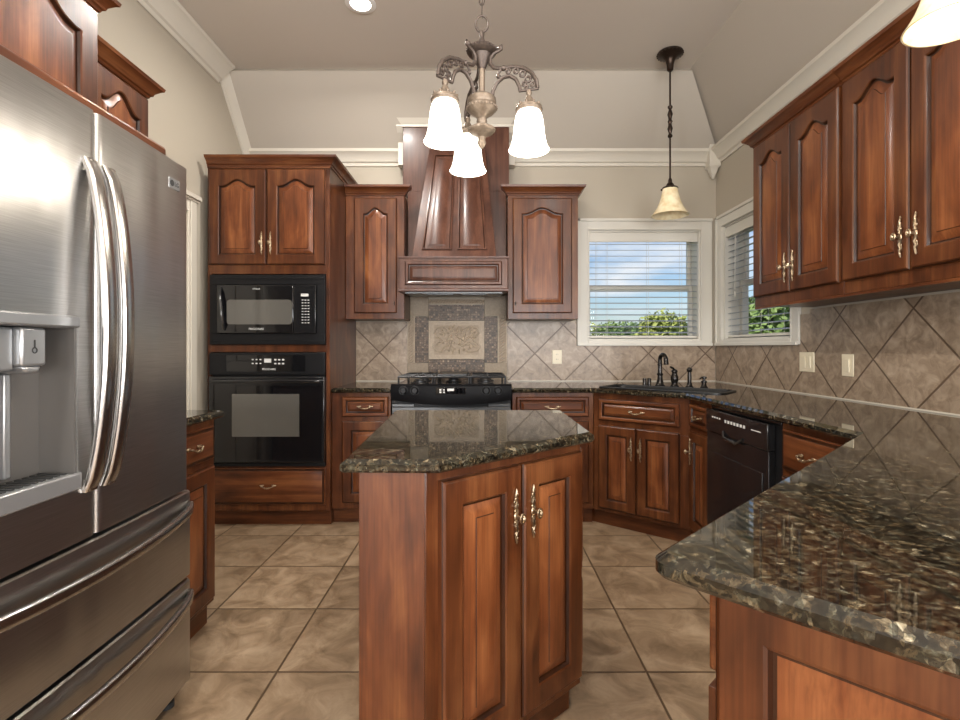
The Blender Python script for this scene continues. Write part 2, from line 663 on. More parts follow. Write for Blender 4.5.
def dup(o, parent, loc=None, rot=None):
    c = o.copy()
    COL.objects.link(c)
    c.parent = parent
    if loc is not None:
        c.location = loc
    if rot is not None:
        c.rotation_euler = rot
    return c


def text(body, name, parent, loc, size, m, rot=(PI / 2, 0, 0), label=None):
    c = bpy.data.curves.new(name, 'FONT')
    c.body = body
    c.size = size
    c.align_x = 'CENTER'
    c.align_y = 'CENTER'
    c.extrude = 0.0004
    c.materials.append(m)
    tmp = bpy.data.objects.new(name + '_curve', c)
    COL.objects.link(tmp)
    dg = bpy.context.evaluated_depsgraph_get()
    me = bpy.data.meshes.new_from_object(tmp.evaluated_get(dg))
    bpy.data.objects.remove(tmp)
    bpy.data.curves.remove(c)
    me.name = name
    o = bpy.data.objects.new(name, me)
    COL.objects.link(o)
    o.parent = parent
    o.location = loc
    o.rotation_euler = rot
    return o


# ------------------------------------------------------------------ setting: room shell
YB, XR, XL = 4.166, 1.92, -1.90
ZC, ZW = 3.26, 2.80            # flat ceiling, foot of the slopes
YS, XS = 3.766, 1.545          # where the slopes meet the flat ceiling
WT = 0.19

mb = MB()
mb.box(-2.2 + 0.756, 4.8 + 0.756, -4.2 - 1.889, 4.36 - 1.889, -0.08, 0)
struct(mb.build('floor', M_FLOOR, loc=(-0.756, 1.889, 0), smooth=False))

# back wall with its window opening
B0, B1, BZ0, BZ1 = 0.874, 1.789, 1.262, 2.160
mb = MB()
mb.box(XL - WT, B0, YB, YB + WT, 0, ZW)
mb.box(B0, B1, YB, YB + WT, 0, BZ0)
mb.box(B0, B1, YB, YB + WT, BZ1, ZW)
mb.box(B1, XR + WT, YB, YB + WT, 0, ZW)
struct(mb.build('wall_back', M_WALL, smooth=False))
# right wall with its window opening
S0, S1 = 3.13, 4.03
mb = MB()
mb.box(XR, XR + WT, 0.9, S0, 0, ZW)
mb.box(XR, XR + WT, S0, S1, 0, BZ0)
mb.box(XR, XR + WT, S0, S1, BZ1, ZW)
mb.box(XR, XR + WT, S1, YB, 0, ZW)
struct(mb.build('wall_right', M_WALL, smooth=False))
# left wall with the doorway beyond the fridge
D0, D1, DZ = 2.45, 3.28, 2.08
mb = MB()
mb.box(XL - WT, XL, -4.0, -3.2, 0, ZC)
mb.box(XL - WT, XL, -3.2, -1.4, 0, 0.6)  # window opening added for the left fill light
mb.box(XL - WT, XL, -3.2, -1.4, 2.6, ZC)
mb.box(XL - WT, XL, -1.4, D0, 0, ZC)
mb.box(XL - WT, XL, D0, D1, DZ, ZC)
mb.box(XL - WT, XL, D1, YS, 0, ZC)
mb.rings([[(XL - WT, YS, 0), (XL - WT, YB, 0), (XL - WT, YB, ZW), (XL - WT, YS, ZC)], [(XL, YS, 0), (XL, YB, 0), (XL, YB, ZW), (XL, YS, ZC)]])
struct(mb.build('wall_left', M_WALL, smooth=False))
# rear wall, breakfast room walls (behind the camera) with window openings
mb = MB()
xs = [XL - WT, -1.6, -0.2, 0.4, 1.8, 2.4, 3.8, 4.79]
for i in range(0, len(xs) - 1):
    if i % 2 == 0:
        mb.box(xs[i], xs[i + 1], -4.19, -4.0, 0, ZC)
    else:
        mb.box(xs[i], xs[i + 1], -4.19, -4.0, 0, 0.6)
        mb.box(xs[i], xs[i + 1], -4.19, -4.0, 2.6, ZC)
struct(mb.build('wall_rear', M_WALL, smooth=False))
mb = MB()
mb.box(4.6, 4.79, -4.0, -3.1, 0, ZC)
mb.box(4.6, 4.79, -0.1, 1.09, 0, ZC)
mb.box(4.6, 4.79, -3.1, -0.1, 0, 0.6)
mb.box(4.6, 4.79, -3.1, -0.1, 2.6, ZC)
mb.box(XR + WT, 4.6, 0.9, 1.09, 0, ZC)
mb.rings([[(XS, 0.9, ZC), (XR + WT, 0.9, ZC), (XR + WT, 0.9, ZW), (XR, 0.9, ZW)], [(XS, 0.93, ZC), (XR + WT, 0.93, ZC), (XR + WT, 0.93, ZW), (XR, 0.93, ZW)]])
struct(mb.build('wall_breakfast', M_WALL, smooth=False))
# ceiling: flat field, back slope, right slope
mb = MB()
q = lambda *p: mb.face([mb.v(x) for x in p])
q((XL, -4.0, ZC), (XS, -4.0, ZC), (XS, YS, ZC), (XL, YS, ZC))
q((XS, -4.0, ZC), (4.6, -4.0, ZC), (4.6, 0.9, ZC), (XS, 0.9, ZC))
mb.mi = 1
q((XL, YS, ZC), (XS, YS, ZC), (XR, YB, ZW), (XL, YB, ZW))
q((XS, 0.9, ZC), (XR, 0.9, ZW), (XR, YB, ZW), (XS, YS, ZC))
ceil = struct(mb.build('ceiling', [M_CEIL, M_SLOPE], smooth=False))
ceil.modifiers.new('thick', 'SOLIDIFY').thickness = -0.05

# rear windows' sashes (only seen in reflections)
for k, xc in enumerate((-0.9, 1.1, 3.1)):
    mb = MB()
    for x in (-0.68, 0.0, 0.68):
        mb.box(xc + x - 0.02, xc + x + 0.02, -4.1, -4.06, 0.6, 2.6)
    for z in (0.62, 1.6, 2.58):
        mb.box(xc - 0.7, xc + 0.7, -4.1, -4.06, z - 0.02, z + 0.02)
    struct(mb.build('window_%d' % (k + 3), M_WHITE, smooth=False))

# white crown mouldings
CROWN = [(0, 0), (0.012, 0), (0.014, 0.022), (0.030, 0.030), (0.040, 0.055), (0.066, 0.088), (0.080, 0.096), (0.082, 0.118), (0, 0.118)]
mb = MB()
zz = ZW - 0.118
mb.sweep([(XL + 0.002, YB - 0.001), (-0.615, YB - 0.001)], CROWN, zz, side=1)
mb.sweep([(0.225, YB - 0.001), (XR - 0.03, YB - 0.001)], CROWN, zz, side=1)
struct(mb.build('trim_1', M_TRIM))
mb = MB()
mb.sweep([(XR - 0.001, YB - 0.03), (XR - 0.001, 0.92)], CROWN, zz, side=1)
struct(mb.build('trim_2', M_TRIM))
mb = MB()   # corner block with a turned drop
c = (XR - 0.05, YB - 0.05)
mb.box(c[0] - 0.042, c[0] + 0.048, c[1] - 0.042, c[1] + 0.048, zz - 0.012, ZW + 0.03)
s = lambda h, z: [(c[0] - h, c[1] - h, z), (c[0] + h, c[1] - h, z), (c[0] + h, c[1] + h, z), (c[0] - h, c[1] + h, z)]
mb.rings([s(0.046, zz - 0.012), s(0.046, zz - 0.025), s(0.030, zz - 0.04), s(0.026, zz - 0.06), s(0.006, zz - 0.12)])
struct(mb.build('trim_3', M_TRIM, bevel=0.003))
# left wall: level run, then down the gable slope
mb = MB()
LW = [(0.0, -0.150), (0.014, -0.150), (0.020, -0.125), (0.034, -0.118), (0.046, -0.085), (0.085, -0.035), (0.100, -0.028), (0.104, -0.004), (0.0, -0.004)]
mb.rings([[(XL + 0.001 + o, -3.99, ZC + h) for o, h in LW], [(XL + 0.001 + o, YS - 0.035 - (0.4 * -h), ZC + h) for o, h in LW]])
sl = Vector((YB - YS, ZW - ZC)).normalized()
nr = Vector((sl.y, -sl.x))      # towards the room, perpendicular to the slope
GB = [(0.0, 0.112), (0.014, 0.112), (0.020, 0.092), (0.060, 0.034), (0.074, 0.026), (0.076, 0.004), (0.0, 0.004)]
ends = []
for (yy, zc) in ((YS - 0.01, ZC - 0.005), (YB - 0.002, ZW - 0.008)):
    ends.append([(XL + 0.001 + o, min(YB - 0.001, yy + nr.x * h), zc + nr.y * h) for o, h in GB])
mb.rings(ends)
struct(mb.build('trim_4', M_TRIM))

# window casings, jambs and sashes (structure)


def casing(mb, x0, x1, z0, z1, w, wr=None):
    """flat casing with a back band, drawn in the xz-plane, front towards -y"""
    wr = w if wr is None else wr
    mb.box(x0 - w, x0, -0.020, 0, z0 - 0.04, z1 + w)
    mb.box(x1, x1 + wr, -0.020, 0, z0 - 0.04, z1 + w)
    mb.box(x0, x1, -0.020, 0, z1, z1 + w)
    mb.box(x0, x1, -0.024, 0, z0 - 0.04, z0)
    mb.box(x0 - w, x0 - w + 0.022, -0.032, -0.02, z0 - 0.04, z1 + w)
    mb.box(x0 - w, x1 + wr, -0.032, -0.02, z1 + w - 0.022, z1 + w)
    mb.box(x0 - w, x1 + wr, -0.036, -0.02, z0 - 0.044, z0 - 0.022)
    mb.box(x0 - 0.012, x0, -0.026, -0.02, z0, z1 + 0.012)
    mb.box(x1, x1 + 0.012, -0.026, -0.02, z0, z1 + 0.012)
    mb.box(x0, x1, -0.026, -0.02, z1, z1 + 0.012)


def window(name, loc, rotz, x0, x1, w, wr, z0=BZ0, z1=BZ1):
    root = bpy.data.objects.new(name, None)
    COL.objects.link(root)
    root.location = loc
    root.rotation_euler = (0, 0, rotz)
    struct(root)
    mb = MB()
    casing(mb, x0, x1, z0, z1, w, wr)
    struct(mb.build('window_casing', M_WHITE, root, bevel=0.002))
    mb = MB()   # jamb liner
    t = 0.012
    mb.box(x0, x0 + t, 0, WT - 0.002, z0, z1)
    mb.box(x1 - t, x1, 0, WT - 0.002, z0, z1)
    mb.box(x0 + t, x1 - t, 0, WT - 0.002, z1 - t, z1)
    mb.box(x0 + t, x1 - t, 0, WT - 0.002, z0, z0 + t)
    struct(mb.build('window_jamb', M_WHITE, root, smooth=False))
    a, b, zt, zb = x0 + t, x1 - t, z1 - t, z0 + t
    zm = 1.706
    for (lo, hi, y) in ((zm - 0.02, zt, 0.150), (zb, zm + 0.02, 0.122)):
        mb = MB()
        f = 0.032
        mb.box(a, a + f, y, y + 0.027, lo, hi)
        mb.box(b - f, b, y, y + 0.027, lo, hi)
        mb.box(a + f, b - f, y, y + 0.027, hi - f, hi)
        mb.box(a + f, b - f, y, y + 0.027, lo, lo + f)
        fr = struct(mb.build('window_sash', M_WHITE, root, bevel=0.002))
        mb = MB()
        mb.box(a + f, b - f, y + 0.011, y + 0.015, lo + f, hi - f)
        struct(mb.build('window_pane', M_PANE, fr, smooth=False))
    return root


window('window_1', (0, YB, 0), 0, B0, B1, 0.092, 0.09)
# right wall: local x runs towards the camera, front faces -X
window('window_2', (XR, YB, 0), -PI / 2, YB - S1, YB - S0, 0.092, 0.075)

# door on the left wall with its casing
root = bpy.data.objects.new('door_1', None)
COL.objects.link(root)
root.location = (XL, 0, 0)
root.rotation_euler = (0, 0, PI / 2)
struct(root)
mb = MB()
for a, b in ((D0 - 0.095, D0), (D1, D1 + 0.095)):
    mb.box(a, b, -0.020, 0, 0, DZ + 0.09)
    mb.box(a + 0.02, b - 0.02, -0.027, -0.02, 0, DZ + 0.09)
mb.box(D0, D1, -0.020, 0, DZ, DZ + 0.09)
mb.box(D0 - 0.115, D1 + 0.115, -0.045, 0, DZ + 0.09, DZ + 0.12)
mb.box(D0 - 0.105, D1 + 0.105, -0.033, 0, DZ + 0.075, DZ + 0.09)
struct(mb.build('door_casing', M_TRIM, root, bevel=0.003))
mb = MB()
mb.box(D0 + 0.003, D1 - 0.003, 0.02, 0.06, 0.01, DZ - 0.003)
for (z0, z1) in ((0.2, 0.95), (1.1, 1.9)):
    for (a, b) in ((D0 + 0.12, D0 + 0.38), (D0 + 0.46, D1 - 0.12)):
        mb.box(a, b, 0.012, 0.02, z0, z1)
struct(mb.build('door_leaf', M_TRIM, root, bevel=0.004))
mb = MB()
mb.box(XL + 0.001, XL + 0.016, D1 + 0.1, 3.47, 0.001, 0.11)
struct(mb.build('baseboard_left', M_WHITE, bevel=0.003))

# ------------------------------------------------------------------ tiled backsplash (structure)
HC, CT = 0.928, 0.032
CB = HC - CT - 0.001            # top of the base cabinets
SPT = 0.008


def splash(name, loc, rotz, rects):
    mb = MB()
    for x0, x1, z0, z1 in rects:
        mb.box(x0 - loc[3], x1 - loc[3], -SPT, 0, z0 - loc[2], z1 - loc[2])
    return struct(mb.build(name, M_SPLASH, loc=(loc[0], loc[1], loc[2]), rot=(0, 0, rotz), smooth=False))


SB = HC + 0.002
splash('wall_tile', (-0.827, YB - 0.001, 1.165, -0.827), 0, [(-1.018, -0.602, SB, 1.412)])
splash('wall_tile', (0.439, YB - 0.001, 1.155, 0.439), 0, [(0.214, 0.780, SB, 1.412), (0.780, XR - 0.012, SB, 1.217)])
# on the right wall local x = YB - world y
splash('wall_tile', (XR - 0.001, 2.485, 1.145, YB - 2.485), -PI / 2,
       [(0.012, YB - 3.052, SB, 1.217), (YB - 3.052, YB - 2.965, SB, 1.40), (YB - 2.965, YB - 1.03, SB, 1.425)])
mb = MB()
mb.box(-1.018, -0.602, YB - 0.0145, YB - 0.0095, SB - 0.001, SB + 0.005)
mb.box(0.214, XR - 0.012, YB - 0.0145, YB - 0.0095, SB - 0.001, SB + 0.005)
mb.box(XR - 0.0145, XR - 0.0095, 1.03, YB - 0.015, SB - 0.001, SB + 0.005)
struct(mb.build('trim_5', M_TRIM, smooth=False))

# ------------------------------------------------------------------ cabinet parts
ARCH_N = 17


def outline(x0, x1, z0, z1, d, arch, rise=0.045):
    """ring of (x, z): bottom-left, bottom-right, then the head from right to left"""
    a, b, lo, hi = x0 + d, x1 - d, z0 + d, z1 - d
    pts = [(a, lo), (b, lo)]
    if not arch:
        return pts + [(b, hi), (a, hi)]
    xc, hw = (a + b) / 2, (b - a) / 2
    for i in range(ARCH_N):
        u = 1 - 2 * i / (ARCH_N - 1)
        k = min(1.0, abs(u) / 0.86)
        pts.append((xc + u * hw, hi - rise + rise * 0.5 * (1 + math.cos(PI * k))))
    return pts


def rect_ring(x0, x1, z0, z1, arch):
    pts = [(x0, z0), (x1, z0)]
    if not arch:
        return pts + [(x1, z1), (x0, z1)]
    for i in range(ARCH_N):
        pts.append((x1 + (x0 - x1) * i / (ARCH_N - 1), z1))
    return pts


def raised(name, parent, x0, x1, z0, z1, arch=False, stile=0.055, rail=None, top=None, t=0.020, bev=0.030, y=0.0, m=None, rise=0.045, flat=False):
    """frame-and-raised-panel front; back at y, front at y - t"""
    rail = stile if rail is None else rail
    top = rail if top is None else top
    m = M_WOOD if m is None else m
    ox0, ox1, oz0, oz1 = x0 + stile, x1 - stile, z0 + rail, z1 - top
    mb = MB()
    e = 0.005
    o = lambda d, k=1.0: outline(ox0, ox1, oz0, oz1, d, arch, rise * k)
    rings = [(rect_ring(x0, x1, z0, z1, arch), 0.0, 0),
             (rect_ring(x0, x1, z0, z1, arch), t - 0.007, 0),
             (rect_ring(x0 + 0.003, x1 - 0.003, z0 + 0.003, z1 - 0.003, arch), t - 0.004, 1),
             (rect_ring(x0 + 0.008, x1 - 0.008, z0 + 0.008, z1 - 0.008, arch), t, 0),
             (o(0), t, 0),
             (o(0.005), t - 0.003, 0),
             (o(0.009), t - 0.012, 1),
             (o(0.014), t - 0.013, 1),
             (o(0.016 + bev * 0.75, 0.96), t - 0.004, 2),
             (o(0.014 + bev, 0.94), t - 0.0035, 2),
             (o(0.016 + bev, 0.94), t - 0.001, 1)]
    rv = []
    for pts, d, _ in rings:
        rv.append([mb.v((px, y - d, pz)) for px, pz in pts])
    n = len(rv[0])
    for k in range(len(rv) - 1):
        mb.mi = rings[k + 1][2]
        for i in range(n):
            j = (i + 1) % n
            mb.face([rv[k][i], rv[k][j], rv[k + 1][j], rv[k + 1][i]])
    mb.mi = 2
    mb.face(rv[-1])
    mb.mi = 0
    mb.face(list(reversed(rv[0])))
    return mb.build(name, [m, M_GLAZE, M_PANEL if m is M_WOOD else m], parent, angle=25)


def slabfront(name, parent, x0, x1, z0, z1, t=0.020, y=0.0, m=None):
    """drawer front with a profiled rim and a flat field"""
    mb = MB()
    steps = [(0, 0, 0), (0, t - 0.008, 0), (0.004, t - 0.005, 0), (0.014, t - 0.005, 1), (0.017, t - 0.002, 1), (0.022, t, 0)]
    rv = []
    for d, h, _ in steps:
        rv.append([mb.v((px, y - h, pz)) for px, pz in rect_ring(x0 + d, x1 - d, z0 + d, z1 - d, False)])
    for k in range(len(rv) - 1):
        mb.mi = steps[k + 1][2]
        for i in range(4):
            j = (i + 1) % 4
            mb.face([rv[k][i], rv[k][j], rv[k + 1][j], rv[k + 1][i]])
    mb.mi = 0
    mb.face(rv[-1])
    mb.face(list(reversed(rv[0])))
    return mb.build(name, [m or M_WOODH, M_GLAZE], parent, angle=25)


# ornate pulls -----------------------------------------------------------------
def make_door_pull():
    mb = MB()
    # leafy backplate: swelling beads and curling tips up and down from the knob
    for s in (1, -1):
        path = [(0.003 * math.sin(i * 1.5), -0.004, s * (0.006 + 0.0062 * i)) for i in range(11)]
        mb.tube(path, [0.0055, 0.0065, 0.005, 0.007, 0.0055, 0.0045, 0.006, 0.0045, 0.0035, 0.0045, 0.002], 8)
        for i, (dz, w) in enumerate(((0.014, 0.008), (0.027, 0.0085), (0.043, 0.0065), (0.055, 0.005))):
            sg = 1 if i % 2 else -1
            mb.blob((sg * w * 0.75, -0.0045, s * dz), (w * 0.55, 0.0035, 0.0052), 8, 4)
        mb.torus((-s * 0.006, -0.0045, s * 0.036), 0.0046, 0.0017, 'y', 12, 6)
    mb.blob((0, -0.004, 0), (0.010, 0.004, 0.012), 10, 5)
    # stem and openwork knob
    mb.tube([(0, -0.004, 0), (0, -0.022, 0)], [0.006, 0.0042], 8)
    mb.torus((0, -0.030, 0), 0.0105, 0.0034, 'y', 16, 7)
    mb.torus((0, -0.030, 0), 0.0075, 0.0026, 'x', 14, 6)
    mb.blob((0, -0.032, 0), 0.0062, 10, 6)
    bmesh.ops.scale(mb.bm, vec=(0.82, 1.0, 1.14), verts=mb.bm.verts[:])
    o = mb.build('handle', M_BRASS)
    return o


def make_drawer_pull():
    mb = MB()
    for s in (1, -1):
        mb.blob((s * 0.038, -0.004, 0), (0.0095, 0.004, 0.008), 10, 5)
        mb.blob((s * 0.050, -0.004, 0.002), (0.007, 0.0035, 0.0045), 8, 4)
        mb.blob((s * 0.029, -0.004, 0.004), (0.005, 0.003, 0.004), 8, 4)
        mb.tube([(s * 0.038, -0.004, 0), (s * 0.038, -0.018, -0.001)], 0.0042, 8)
        mb.blob((s * 0.038, -0.020, -0.001), 0.0056, 8, 5)
    path = [(0.038 * u, -0.021 - 0.006 * (1 - u * u), -0.001 - 0.010 * (1 - u * u)) for u in [i / 6 - 1 for i in range(13)]]
    mb.tube(path, [0.003, 0.003, 0.0035, 0.0045, 0.0038, 0.0052, 0.0064, 0.0052, 0.0038, 0.0045, 0.0035, 0.003, 0.003], 8)
    for u in (-0.35, 0.35):
        mb.torus((0.038 * u, -0.0262, -0.0098), 0.0055, 0.0018, 'x', 10, 5)
    return mb.build('handle', M_BRASS)


_pulls = {}


def pull(kind, parent, x, y, z):
    if kind not in _pulls:
        o = make_door_pull() if kind == 'door' else make_drawer_pull()
        o.parent = parent
        o.location = (x, y, z)
        _pulls[kind] = o
        return o
    return dup(_pulls[kind], parent, (x, y, z), (0, 0, 0))


def carcass(parent, x0, x1, y1, z0, z1, y0=0.0, name='carcass', m=None, bevel=0.002):
    mb = MB()
    mb.box(x0, x1, y0, y1, z0, z1)
    return mb.build(name, m or M_WOOD, parent, bevel=bevel)


def kick(parent, x0, x1, y0, y1, z1=0.099):
    mb = MB()
    mb.box(x0, x1, y0, y1, 0.0005, z1)
    return mb.build('toe_kick', M_KICK, parent)


CABCROWN = [(0.0, 0.0), (0.006, 0.0), (0.010, 0.010), (0.018, 0.014), (0.022, 0.026), (0.042, 0.046), (0.050, 0.050), (0.054, 0.064), (0.0, 0.064)]


def crown(parent, path, z, k=1.0, kz=1.0, side=1):
    mb = MB()
    mb.sweep(path, [(o * k, h * kz) for o, h in CABCROWN], z, side)
    return mb.build('crown_molding', M_WOODH, parent, angle=28)


G_BASE, G_WALLCAB = 'wooden base cabinets', 'wooden wall cabinets'

# ---- oven tower ---------------------------------------------------------------
OY = 3.445
t = thing('oven_cabinet', 'tall cherry wood cabinet housing the microwave and wall oven', 'cabinet', (0, OY, 0), 0)
ox0, ox1 = -1.845, -1.020
dep = YB - OY - 0.002
mb = MB()   # carcass with two appliance bays
mb.box(ox0, ox0 + 0.022, 0, dep, 0.1, 2.43)
mb.box(ox1 - 0.026, ox1, 0, dep, 0.1, 2.43)
mb.box(ox0 + 0.022, ox1 - 0.026, 0, dep, 1.700, 2.43)
mb.box(ox0 + 0.022, ox1 - 0.026, 0, dep, 1.172, 1.222)
mb.box(ox0 + 0.022, ox1 - 0.026, 0, dep, 0.1, 0.402)
mb.box(ox0 + 0.022, ox1 - 0.026, dep - 0.02, dep, 0.402, 1.172)
mb.box(ox0 + 0.022, ox1 - 0.026, dep - 0.02, dep, 1.222, 1.700)
mb.build('carcass', M_WOOD, t, bevel=0.002)
kick(t, ox0 + 0.02, ox1, 0.03, dep)
for (a, b, hs) in ((-1.832, -1.448, 1), (-1.440, -1.052, -1)):
    d = raised('door', t, a, b, 1.762, 2.405, True, 0.066, 0.062, 0.066)
    pull('door', d, (b - 0.026) if hs > 0 else (a + 0.026), -0.0205, 1.905)
d = slabfront('drawer', t, -1.820, -1.050, 0.146, 0.390)
pull('drawer', d, -1.43, -0.0205, 0.275)
crown(t, [(ox0, 0), (ox1, 0), (ox1, dep - 0.1)], 2.424)
mb = MB()
mb.box(ox0, ox1 + 0.004, -0.006, 0.0, 2.412, 2.424)
mb.build('frieze_strip', M_WOODH, t)

# microwave
FX0, FX1 = -1.822, -1.047
t = thing('microwave', 'black built-in microwave in the tall cabinet above the wall oven', 'microwave', (0, OY, 1.2225), 0)
mb = MB()
z0, z1 = 0.001, 0.470
mb.box(FX0 + 0.01, FX1 - 0.01, 0.002, 0.45, z0 + 0.01, z1 - 0.004)
mb.build('body', M_BLACKM, t)
mb = MB()
mb.box(FX0, FX1, -0.022, 0.0, 0.404, z1)
mb.box(FX0, FX1, -0.022, 0.0, z0, 0.072)
mb.box(FX0, FX0 + 0.055, -0.022, 0.0, 0.072, 0.404)
mb.box(FX1 - 0.055, FX1, -0.022, 0.0, 0.072, 0.404)
mb.box(FX0 + 0.03, FX1 - 0.01, -0.026, -0.022, 0.440, 0.452)
mb.box(FX0 + 0.03, FX1 - 0.01, -0.026, -0.022, 0.016, 0.028)
mb.build('trim_frame', M_BLACKM, t, bevel=0.003)
mb = MB()
mb.box(FX0 + 0.057, FX1 - 0.205, -0.040, 0.0, 0.076, 0.400)
dr = mb.build('door', M_GLASSB, t, bevel=0.006)
mb = MB()
a, b, c0, c1 = FX0 + 0.125, FX1 - 0.215, 0.135, 0.300
poly = []
for cx, cz, s0 in ((b - .02, c1 - .02, 0), (a + .02, c1 - .02, 90), (a + .02, c0 + .02, 180), (b - .02, c0 + .02, 270)):
    for k in range(5):
        an = R(s0 + 22.5 * k)
        poly.append((cx + .02 * math.cos(an), cz + .02 * math.sin(an)))
mb.prism_y(poly, -0.0425, -0.0402)
mb.build('window', M_MWIN, dr)
mb = MB()
mb.tube([(FX0 + 0.085, -0.040, 0.38), (FX0 + 0.088, -0.058, 0.35), (FX0 + 0.100, -0.070, 0.24), (FX0 + 0.108, -0.060, 0.13), (FX0 + 0.108, -0.040, 0.10)], [0.010, 0.012, 0.013, 0.012, 0.010], 8)
mb.build('handle', M_BLACK, dr)
mb = MB()
mb.box(FX1 - 0.203, FX1 - 0.057, -0.040, 0.0, 0.076, 0.400)
cp = mb.build('control_panel', M_BLACK, t, bevel=0.004)
mb = MB()
mb.box(FX1 - 0.155, FX1 - 0.105, -0.0412, -0.0402, 0.322, 0.340)
for r_ in range(9):
    for k in range(3):
        x, z = FX1 - 0.150 + 0.020 * k, 0.300 - 0.019 * r_
        mb.box(x, x + 0.011, -0.0412, -0.0402, z - 0.005, z)
mb.build('buttons', M_PRINT, cp)
text('FRIGIDAIRE', 'brand_lettering', dr, (-1.50, -0.0408, 0.104), 0.020, M_PRINT)
text('SENSOR', 'heading_lettering', dr, (-1.50, -0.0408, 0.372), 0.014, M_PRINT)

# wall oven
t = thing('wall_oven', 'black single wall oven with glass door below the microwave', 'oven', (0, OY, 0.4025), 0)
mb = MB()
mb.box(FX0 + 0.01, FX1 - 0.01, 0.002, 0.60, 0.004, 0.765)
mb.build('body', M_BLACKM, t)
mb = MB()
mb.box(FX0, FX1 - 0.001, -0.028, 0.0, 0.618, 0.767)
cp = mb.build('control_panel', M_BLACKM, t, bevel=0.004)
mb = MB()
mb.box(-1.705, -1.175, -0.0296, -0.0282, 0.640, 0.750)
mb.build('touch_pad', M_GLASSB, cp)
mb = MB()
for k in range(3):
    for r_ in (0, 1):
        mb.box(-1.535 + 0.026 * k, -1.523 + 0.026 * k, -0.0306, -0.0297, 0.690 + 0.026 * r_, 0.698 + 0.026 * r_)
        mb.box(-1.385 + 0.026 * k, -1.370 + 0.026 * k, -0.0306, -0.0297, 0.688 + 0.026 * r_, 0.698 + 0.026 * r_)
mb.box(-1.452, -1.405, -0.0306, -0.0297, 0.700, 0.726)
mb.build('buttons', M_PRINT, cp)
text('FRIGIDAIRE', 'brand_lettering', cp, (-1.42, -0.0302, 0.655), 0.018, M_PRINT)
mb = MB()
mb.box(FX0, FX1 - 0.001, -0.034, 0.0, 0.030, 0.606)
dr = mb.build('door', M_BLACK, t, bevel=0.005)
mb = MB()
mb.box(FX0 + 0.015, FX1 - 0.016, -0.0355, -0.0342, 0.052, 0.545)
mb.build('glass', M_GLASSB, dr)
mb = MB()
mb.box(-1.665, -1.215, -0.0366, -0.0357, 0.205, 0.490)
mb.build('window', M_MWIN, dr)
mb = MB()
mb.tube([(FX0 + 0.03, -0.034, 0.578), (FX0 + 0.03, -0.066, 0.578), (FX0 + 0.06, -0.072, 0.578), (FX1 - 0.06, -0.072, 0.578), (FX1 - 0.03, -0.066, 0.578), (FX1 - 0.03, -0.034, 0.578)], 0.012, 10)
mb.build('handle', M_BLACK, dr)
mb = MB()
mb.box(FX0, FX1 - 0.001, -0.020, 0.0, 0.001, 0.026)
mb.build('lower_vent', M_BLACKM, t, bevel=0.003)

# ---- wall cabinets beside the hood ----------------------------------------------
UY = 3.84
UD = YB - UY - 0.002
t = thing('wall_cabinet', 'narrow wall cabinet between the oven tower and the range hood', 'cabinet', (0, UY, 0), 0, G_WALLCAB)
carcass(t, -1.018, -0.577, UD, 1.418, 2.352)
d = raised('door', t, -0.953, -0.632, 1.462, 2.325, True, 0.066, 0.066, 0.070)
mb = MB()
mb.blob((-0.650, -0.024, 1.535), (0.005, 0.005, 0.016), 8, 5)
mb.build('handle', M_BRONZE, d)
crown(t, [(-1.018, 0), (-0.577, 0), (-0.577, 0.03)], 2.348, 1.0, 1.06)
t = thing('wall_cabinet', 'wall cabinet between the range hood and the back window', 'cabinet', (0, UY, 0), 0, G_WALLCAB)
carcass(t, 0.202, 0.730, UD, 1.418, 2.352)
d = raised('door', t, 0.238, 0.682, 1.462, 2.325, True, 0.066, 0.066, 0.070)
mb = MB()
mb.blob((0.258, -0.024, 1.535), (0.005, 0.005, 0.016), 8, 5)
mb.build('handle', M_BRONZE, d)
crown(t, [(0.202, 0.03), (0.202, 0), (0.730, 0), (0.730, UD)], 2.348, 1.0, 1.06)

# ---- range hood -----------------------------------------------------------------
t = thing('range_hood', 'cherry wood range hood with tapered chimney over the stove', 'range hood', (0, 0, 0))
HY = 3.985
mb = MB()
mb.box(-0.573, 0.198, HY, YB - 0.002, 1.66, 2.425)
mb.box(-0.610, 0.219, HY, YB - 0.002, 2.425, 2.93)
mb.rings([[(-0.61, HY, 2.93), (0.219, HY, 2.93), (0.219, YB - 0.002, 2.785), (-0.61, YB - 0.002, 2.785)], [(-0.61, HY, 2.985), (0.219, HY, 2.985), (0.219, YB - 0.002, 2.79), (-0.61, YB - 0.002, 2.79)]])
mb.build('back_column', M_HOOD, t, bevel=0.002)
# tapered chimney
zb, zt = 1.856, 2.745
b_ = [(-0.500, 3.690), (0.112, 3.690), (0.112, HY - 0.001), (-0.500, HY - 0.001)]
t_ = [(-0.400, 3.960), (0.030, 3.960), (0.030, HY - 0.001), (-0.400, HY - 0.001)]
mb = MB()
mb.rings([[(x, y, zb) for x, y in b_], [(x, y, zt) for x, y in t_]])
ch = mb.build('chimney', M_HOOD, t, bevel=0.002)


def on_slope(u, w, d):
    """point on the chimney's sloping front: u across 0..1, w up 0..1, d proud"""
    x0 = -0.500 + 0.100 * w
    x1 = 0.112 - 0.082 * w
    y = 3.690 + 0.270 * w
    n = Vector((0, -(zt - zb), -(0.27) * -1)).normalized()
    n = Vector((0, -0.957, 0.291))
    p = Vector((x0 + (x1 - x0) * u, y, zb + (zt - zb) * w)) + n * d
    return tuple(p)


